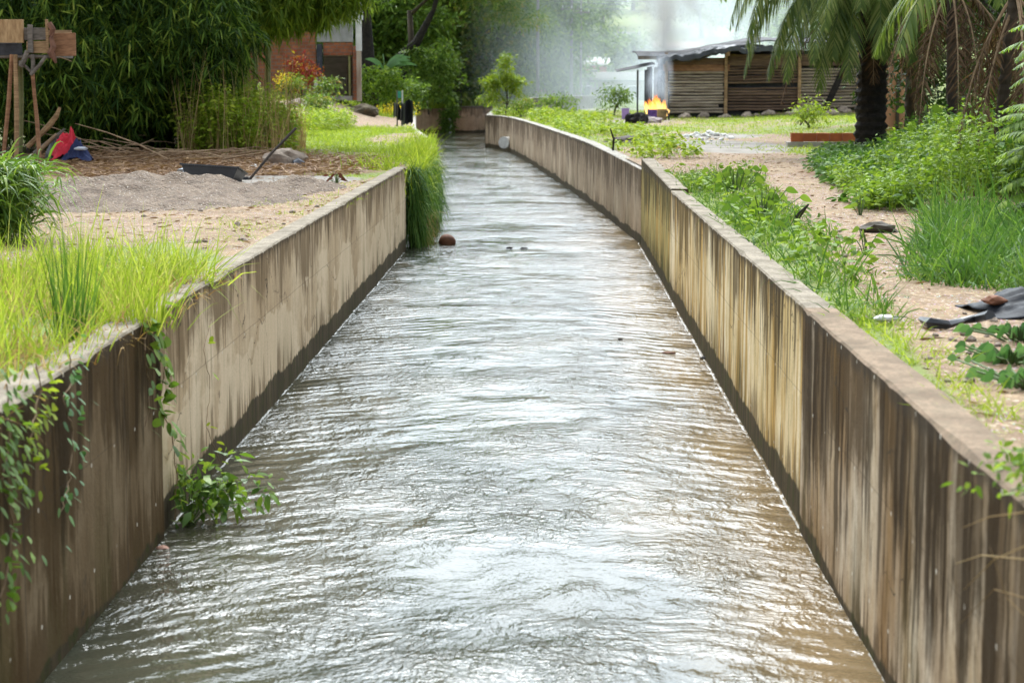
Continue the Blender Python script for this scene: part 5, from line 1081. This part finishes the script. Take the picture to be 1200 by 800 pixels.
slats(782, 846, 84, 133, Ys, m_slat, slope=.004); slats(850, 932, 78, 130, Ys+.05, m_slatd, slope=.01); slats(934, 1000, 80, 127, Ys+.2, m_slat, slope=.01); slats(1002, 1060, 80, 127, Ys+.2, m_slatd)
o = MB().box(((SX(850)+SX(1060))/2, Ys+.6, 3.1), (SX(1060)-SX(850), .05, 3.1)).build('dark_backing', m_burn); K(o, t_)  # added dark sheet, keeps bright sky out of the gap below the roof
o = MB().box((SX(915), Ys+.45, 2.8), (SX(1060)-SX(770), .05, 2.9)).build('dark_backing', m_burn); K(o, t_)  # added lower dark sheet behind the slats
def bx(name, u0, v0, u1, v1, Y, th, mat, jit=.01): 
    o = MB().box(((SX(u0)+SX(u1))/2, Y, (SZ(v0)+SZ(v1))/2), (abs(SX(u1)-SX(u0)), th, abs(SZ(v0)-SZ(v1))), jit=jit).build(name, mat); return K(o, t_)
bx('upper_board', 775, 76, 852, 83.5, Ys-.05, .05, m_w2); bx('upper_board', 780, 68, 850, 75.5, Ys-.02, .05, plain('scorched_board', (.24, .15, .095), (.10, .06, .04), 3, .9, .4, (.5, 1, 5))); bx('upper_board', 851, 64, 1000, 77, Ys+.02, .05, m_slatd)
for u in (779, 848, 933, 1001): bx('post', u-1.8, 62, u+1.8, 135, Ys-.12, .12, m_wood)
o = MB().box((SX(972), Ys-.3, 2.75), (.3, .06, 2.6), rot=Matrix.Rotation(R(24), 3, 'Y')).build('leaning_plank', m_darkbark); K(o, t_)
# scorched left end: vertical sheets
for i, (u0, u1) in enumerate(((754, 759), (759.5, 763.5), (764.5, 769), (769.5, 773.5), (774, 778))): bx('burnt_board', u0, 82-i*1.5, u1, 133, Ys+.1+.25*(i % 2), .04, m_burn if i != 2 else m_woodg)
bx('corner_post', 744.5, 82, 746.5, 137, Ys-.3, .08, m_burn)
o = MB().box((SX(762), Ys+2, 2.6), (.05, 4, 2.6)).build('side_wall', m_burn); K(o, t_)
def roof(name, pts, depth, th, mat, rise=.6, wav=.05, Y0=Ys-.9):
    n = 40; m = 12; us = np.linspace(pts[0][0], pts[-1][0], n); vs = np.interp(us, [p[0] for p in pts], [p[1] for p in pts]); V = []
    for dz in (0, -th):
        for j in range(m):
            f = j/(m-1)
            for i in range(n): V.append((SX(us[i]), Y0+f*depth, SZ(vs[i])+rise*f*(1-.4*f)+wav*(fbm(us[i]*.09, f*4+3, 3)-.5)*2+dz))
    F = []
    for j in range(m-1):
        for i in range(n-1):
            a = j*n+i; F.append([a, a+1, a+n+1, a+n]); b = a+n*m; F.append([b+n, b+n+1, b+1, b])
    for i in range(n-1): F.append([i+n*m, i+1+n*m, i+1, i]); a = (m-1)*n+i; F.append([a, a+1, a+1+n*m, a+n*m])
    for j in range(m-1): a = j*n; F.append([a, a+n, a+n+n*m, a+n*m]); a = j*n+n-1; F.append([a+n, a, a+n*m, a+n+n*m])
    me = bpy.data.meshes.new(name); me.from_pydata(V, [], F); me.update(); K(link(name, me, mat), t_)
m_tarp = plain('dark_tarp', (.07, .075, .085), (.028, .03, .034), 3, .45, .8, (1, 1, 1), bd=.06)
roof('roof', [(745, 65.5), (765, 66), (800, 65), (835, 59), (860, 54), (890, 48), (940, 50), (1060, 46)], 6, .06, m_tin, .5, .05)
roof('tarp', [(768, 69), (800, 66.5), (830, 61), (850, 57), (875, 56), (900, 58)], 1.6, .22, m_tarp, .22, .2, Ys-1.1)
roof('lean_to_roof', [(721, 84), (740, 80.5), (765, 75)], 3, .03, m_tin, .2, .02, Ys-.7)
bx('eave_board', 745, 66.5, 766, 70.5, Ys-.95, .05, m_woodg)
bx('rafter_end', 846, 58, 850, 66, Ys-.95, .1, m_wood)
# fire, box, bin, charred lumps
Yf = 88.; zf = float(H(TX(772, Yf), Yf))
t_ = thing('burning_box', 'burning open box with a purple and a tan side in front of the shack', 'box', (TX(772, Yf), Yf, zf))
def fbx(name, u0, v0, u1, v1, Y, th, mat, jit=0):
    a = PY(u0, v0, Y); b = PY(u1, v1, Y); K(MB().box(((a.x+b.x)/2, Y, (a.z+b.z)/2), (abs(b.x-a.x), th, abs(a.z-b.z)), jit=jit).build(name, mat), t_)
fbx('purple_side', 760, 128.5, 770, 141, Yf, .03, plain('purple_print', (.14, .06, .26), (.03, .02, .06), 9, .6, .2)); fbx('tan_side', 770.3, 128, 780.5, 141, Yf+.02, .03, plain('tan_board', (.33, .23, .10), (.10, .07, .035), 5, .8, .2), .0)
fbx('back', 760, 128.5, 781, 139, Yf+.7, .03, m_burn); 
for u in (759.6, 780.8): a = PY(u, 128, Yf); b = PY(u, 141, Yf); K(MB().box((a.x, Yf+.35, (a.z+b.z)/2), (.03, .66, a.z-b.z)).build('side', m_burn), t_)
a = PY(782, 130, Yf); K(MB().tube([a, PY(784, 141, Yf-.1)], [.05, .03], 6, ecc=.3).build('charred_stick', m_burn), t_)
fm = NT('flame'); lw = fm.n('ShaderNodeNewGeometry'); pz = fm.xyz(fm.pos())[2]
fc = fm.ramp(fm.math('ADD', fm.rng(pz, zf+.45, zf+1.25), fm.math('MULTIPLY', fm.math('SUBTRACT', lw.outputs['Random Per Island'], .5), .45), True), [(0, (1, .62, .20)), (.35, (1, .40, .07)), (.75, (1, .22, .03)), (1, (.8, .10, .015))])
em = fm.n('ShaderNodeEmission'); fm.put(em.inputs[0], fc); em.inputs[1].default_value = 1.15
trp = fm.n('ShaderNodeBsdfTransparent'); mxs = fm.n('ShaderNodeMixShader'); mxs.inputs[0].default_value = .72; fm.t.links.new(trp.outputs[0], mxs.inputs[1]); fm.t.links.new(em.outputs[0], mxs.inputs[2]); m_flame = fm.end(mxs.outputs[0])
mb = MB()
for k in range(64):
    u = random.gauss(768, 4.5) if k < 46 else random.uniform(756, 784); u = min(max(u, 757), 783); yy = Yf+random.uniform(.05, .6); hgt = random.uniform(.25, .75)*(1.05-abs(u-768)/22); b0 = PY(u, 129.5 if k < 46 else 134, yy); b0.y = yy
    dx = random.uniform(-.12, .06); r = random.uniform(.03, .085); mb.tube([b0+Vector((0, 0, -.08)), b0+Vector((dx*.2, 0, hgt*.25)), b0+Vector((dx*1.0+random.uniform(-.05, .05), 0, hgt*.6)), b0+Vector((dx*1.4+random.uniform(-.08, .08), 0, hgt))], [r*.6, r, r*.6, .004], 6, ecc=.25)
tagit(mb.build('fire', m_flame, None, True), 'bright orange flames rising from the burning box', 'fire')
xb = TX(732, 90); tz = float(H(xb, 90)); t_ = thing('purple_bin', 'small lilac bin standing in the smoke left of the fire', 'bin', (xb, 90, tz))
m_lil = plain('lilac_plastic', (.34, .24, .50), (.26, .18, .40), 4, .5, .1)
K(open_tub(.34, .3, .48, .02, .85).build('body', m_lil, None, False, (xb, 90, tz)), t_)
K(MB().box((xb, 89.84, tz+.47), (.38, .03, .04)).box((xb, 90.16, tz+.47), (.38, .03, .04)).box((xb-.18, 90, tz+.472), (.03, .34, .04)).box((xb+.18, 90, tz+.472), (.03, .34, .04)).build('rim', m_lil), t_)
m_char = plain('charred', (.035, .03, .028), (.012, .011, .010), 6, .95, .9, bd=.05)
for (u, Y, rr, sd, lb_) in ((738, 81, (.24, .22, .26), 81, 'left charred black lump lying before the fire'), (750, 80.5, (.30, .22, .27), 84, 'right charred black lump lying before the fire'), (757, 83, (.18, .16, .18), 88, 'small charred piece between the black lumps and the burning box')):
    x = TX(u, Y); tagit(MB().blob((x, Y, float(H(x, Y))+rr[2]*.6), rr, sd, 3, .55).build('charred_lump', m_char), lb_, 'charred lump', 'charred lumps before the fire')
q = PZ(763, 144); tagit(MB().blob((TX(764, 82), 82, float(H(TX(764, 82), 82))+.1), (.42, .25, .16), 91, 3, .4).build('ash_heap', plain('ash', (.45, .38, .36), (.22, .17, .16), 5, .95, .6)), 'pinkish grey ash heap between the charred lumps and the burning box', 'heap')
x, y = PZ(783, 173).xy; tagit(MB().blob((x, y, 1.50), (.42, .5, .05), 5, 3, .4).build('orange_reflection', plain('painted_reflection', (.50, .15, .05), (.30, .10, .05), 6, .9, .6)), 'patch painted as an orange reflection on the wet ground', 'reflection')  # orange puddle reflection painted as a flat solid patch
x, y = PZ(742, 168).xy; tagit(MB().blob((x, y, 1.54), (.7, .5, .16), 6, 3, .5).build('mud_heap', plain('mud', (.08, .065, .05), (.04, .03, .025), 5, .9, .6)), 'dark muddy heap with weeds behind the end of the near right wall', 'heap')
x, y = PZ(718, 178).xy; stick('thin black stump standing behind the curved wall', [(x, y, 1.45), (x+.02, y, 1.8), (x-.06, y, 2.05)], [.03, .03, .015], m_darkbark, None, 'stump', 'stump')
# brick row
Yr = 51.; xa, xb = TX(924, Yr), TX(999, Yr); zr_ = float(H((xa+xb)/2, Yr)); t_ = thing('brick_row', 'short row of orange hollow clay bricks on a grey footing left of the palm', 'brick row', ((xa+xb)/2, Yr, zr_))
K(MB().box(((xa+xb)/2-.02, Yr, zr_+.04), (xb-xa+.14, .34, .14), jit=.01).build('footing', m_grey), t_)
m_clay = plain('hollow_clay', (.52, .15, .055), (.36, .10, .04), 4, .85, .4)
nb = 5; wv = (xb-xa)/nb
for k in range(nb):
    mb = MB().box((xa+wv*(k+.5), Yr+random.uniform(-.01, .01), zr_+.225), (wv-.02, .18, .215), jit=.004)
    for j in range(4): mb.box((xa+wv*(k+.5), Yr-.093, zr_+.145+j*.053), (wv-.03, .006, .018))
    K(mb.build('brick', m_clay), t_)
# orange wall piece glimpsed between palms
Yo = 58.; t_ = thing('orange_building', 'orange rendered building glimpsed between the palm trunks', 'building', (TX(1048, Yo), Yo, 1.6))
def ob(name, u0, v0, u1, v1, Y0, Y1, mat):
    a = PY(u0, v0, Y0); b = PY(u1, v1, Y0); K(MB().box(((a.x+b.x)/2, (Y0+Y1)/2, (a.z+b.z)/2), (abs(b.x-a.x), Y1-Y0, abs(a.z-b.z))).build(name, mat), t_)
m_or = plain('orange_render', (.60, .30, .17), (.42, .20, .11), 2, .9, .3, (1, 1, .4)); ob('wall', 1032, 20, 1064, 170, Yo, Yo+3, m_or); ob('corner_pillar', 1028, 85, 1033, 165, Yo-.1, Yo+.2, m_grey); ob('drain_pipe', 1051, 90, 1053, 160, Yo-.1, Yo-.02, m_bark)
ob('roof_edge', 1026, 14, 1070, 20, Yo-.3, Yo+3.2, m_tin)

# ================================================================== FAR WALL, POLES, HILL HOUSES
t_ = thing('far_wall', 'pale stained low wall in the smoke behind the curved canal wall', 'wall', (1, 118, 1.5))
a = Vector((TX(612, 106), 106)); b = Vector((TX(740, 150), 150)); 
K(wall('wall_panel', [(a.x, a.y), (b.x, b.y)], .2, 1.3, 2.35, wall_mat('pale_concrete', (.55, .53, .50), (.42, .40, .37), (.25, .22, .19), -.2, .4, -3, 0, 0, top=(.5, .5, .48), band=-5), None, 1, step=.6), t_)
t_.location = (a.x, a.y, 1.5); t_.children[0].matrix_parent_inverse = Matrix.Translation(t_.location).inverted()
m_conc = plain('pole_concrete', (.24, .23, .22), (.16, .15, .14), 2, .9, .2)
def upole(label, u, Y, h, arms=(), r=.15, mat=None):
    x = TX(u, Y); z = float(H(x, Y)); t = thing('utility_pole', label, 'utility pole', (x, Y, z), 'utility poles in the smoke')
    K(MB().tube([(x, Y, z-.3), (x, Y, z+h)], [r, r*.65], 10).build('shaft', mat or m_conc), t)
    for (dz, w_) in arms:
        K(MB().box((x, Y-.15, z+h-dz), (w_, .12, .12)).build('crossarm', m_woodg), t)
        for s in (-.42, 0, .42): K(MB().tube([(x+s*w_, Y-.15, z+h-dz+.06), (x+s*w_, Y-.15, z+h-dz+.24)], [.05, .03], 6).build('insulator', m_white), t)
    return t
pz1 = 9.5
upole('tall pale pole left of the wires, among the smoky trees', 630, 128, 11, (), .12)
upole('utility pole with a crossarm left of the other, above the smoke', 669, 140, 9.0, ((.3, 1.7), (2.3, 1.5)), .13)
upole('thinner utility pole right beside the crossarm pole', 680, 146, 9.2, ((2.5, 1.3),), .10)
upole('faint pole rising behind the shack roof', 776, 150, 8.5, ((.3, 1.4),), .13)
for i, (va, vb, dy) in enumerate(((-2, 0, 0), (1, 6, .3), (6, 14, .6))):
    A_ = PY(600, va-4, 141+dy); B_ = PY(980, vb, 150+dy); pts = [A_.lerp(B_, f)-Vector((0, 0, 1.1*4*f*(1-f)*.35)) for f in np.linspace(0, 1, 18)]
    tagit(MB().tube(pts, .022, 5).build('power_line', m_black), ['topmost overhead wire in the smoke', 'middle overhead wire in the smoke', 'lowest overhead wire in the smoke'][i], 'wire', 'overhead wires')
def house(label, u, v, Y, w_, h, wallc, roofc, seed):
    q = PY(u, v, Y); z = float(H(q.x, Y)); t = thing('hillside_house', label, 'house', (q.x, Y, z), 'houses on the smoky hillside'); zt = q.z; hh = h
    mw = plain('house_wall_%d' % seed, wallc, tuple(c*.75 for c in wallc), .8, .9, .1, spec=.03); mr = plain('house_roof_%d' % seed, roofc, tuple(c*.7 for c in roofc), .8, .95, .1, spec=.02)
    K(MB().box((q.x, Y+2, (z-1+zt)/2), (w_, 4, zt-z+1)).build('wall', mw), t)
    K(MB().box((q.x, Y+1.8, zt+.15), (w_+.7, 5, .12), rot=Matrix.Rotation(R(8), 3, 'X')).build('roof', mr), t)
    for k in range(max(2, int(w_/2))):
        xx = q.x-w_/2+(k+.5)*w_/max(2, int(w_/2)); o = K(MB().box((xx, Y-.02, zt-1.1), (.8, .08, .9)).build('window', plain('dark_glass', (.04, .045, .05), (.03, .03, .035), 3, .2)), t)
        f_ = MB().box((xx, Y-.05, zt-.62), (.95, .06, .08)).box((xx, Y-.05, zt-1.58), (.95, .06, .08)).build('window_frame', m_plast); f_.parent = o
    return t
house('pink house low in the smoke left of centre', 664, 74, 175, 7, 3, (.55, .22, .20), (.45, .44, .42), 1)
house('red brick house with a pale roof in the thick smoke', 690, 50, 205, 9, 3, (.50, .24, .20), (.14, .14, .14), 2)
house('white house with a bright roof edge high in the smoke', 718, 42, 235, 6, 3, (.34, .32, .30), (.22, .22, .22), 3)
house('long low pale house in the smoke left of the shack', 700, 92, 165, 8, 2.5, (.26, .22, .19), (.15, .14, .13), 4)
house('house with a rusty roof behind the shack', 760, 55, 190, 9, 3, (.45, .38, .33), (.35, .22, .16), 5)
house('small pinkish house at the left foot of the hill', 640, 70, 190, 4, 3, (.58, .36, .33), (.5, .45, .4), 6)
for k, (u, Y, s) in enumerate(((705, 250, 1), (740, 270, 1.2), (780, 240, 1), (820, 230, 1.1), (860, 220, 1.2), (665, 230, 1), (900, 200, 1.3), (730, 185, .8), (950, 180, 1.3), (1010, 170, 1.3))):
    tree('hill_tree', ['hazy tree on the ridge above the white house', 'hazy tree high on the ridge right of the white house', 'hazy ridge tree over the left end of the shack roof', 'hazy ridge tree over the shack roof middle', 'hazy ridge tree left of the palm fronds', 'hazy tree above the small pinkish house', 'tall hill tree behind the palm fronds', 'small hazy tree between the hillside houses', 'hill tree behind the main palm crown', 'hill tree behind the dark right-hand trees'][k], TX(u, Y), Y, 5*s, [(0, 0, 3*s, 2.6*s, 2.4*s, 1.8*s), (-1.5*s, 0, 4.4*s, 2*s, 2*s, 1.4*s), (1.5*s, 0, 4.6*s, 2*s, 2*s, 1.5*s)], 2600, .55, m_tree, .25, 'trees on the hill', crad=.5)

# ================================================================== SMOKE
def smoke_mat(name, dens, col, nscale, lo, hi, centre, rad, stretch=(1, 1, 1), aniso=.2, power=1.):
    t = NT(name); p = t.pos(); q = t.map(p, tuple(1/r for r in rad), tuple(-c/r for c, r in zip(centre, rad)))
    ln = t.n('ShaderNodeVectorMath', operation='LENGTH'); t.put(ln.inputs[0], q); fall = t.rng(ln.outputs['Value'], .05, .98, 1., 0.)
    n = t.rng(t.noise(t.map(p, stretch), nscale, 3, .55, .4), lo, hi)
    d = t.math('MULTIPLY', t.math('MULTIPLY', fall, n), dens)
    v = t.n('ShaderNodeVolumePrincipled'); t.put(v.inputs['Color'], col); t.put(v.inputs['Density'], d); v.inputs['Anisotropy'].default_value = aniso
    t.t.links.new(v.outputs[0], t.out.inputs['Volume']); return t.m
def smoke(name, label, centre, rad, mat):
    o = MB().box(centre, tuple(2*r for r in rad)).build(name, mat); return tagit(o, label, 'smoke', kind='stuff')
c = (7.5, 122, 4.0); r = (14, 25, 17); smoke('smoke', 'pale drifting smoke filling the gap between trees and shack', c, r, smoke_mat('smoke_drift', .046, (.86, .93, .98), .17, .32, .60, c, r, (1, .5, 1)))
c = (6.3, 97.8, 8.6); r = (2.8, 2.4, 7.6); smoke('smoke', 'darker smoke column rising from the fire over the shack roof', c, r, smoke_mat('smoke_column', 2.6, (.40, .375, .36), .62, .42, .64, c, r, (1, 1, .35)))

c = (4.95, 89.6, 3.2); r = (.8, 1.1, 1.9); smoke('smoke', 'thin bluish smoke curling up beside the flames at the shack corner', c, r, smoke_mat('smoke_wisp', 1.6, (.72, .78, .86), 1.6, .40, .66, c, r, (1, 1, .5)))
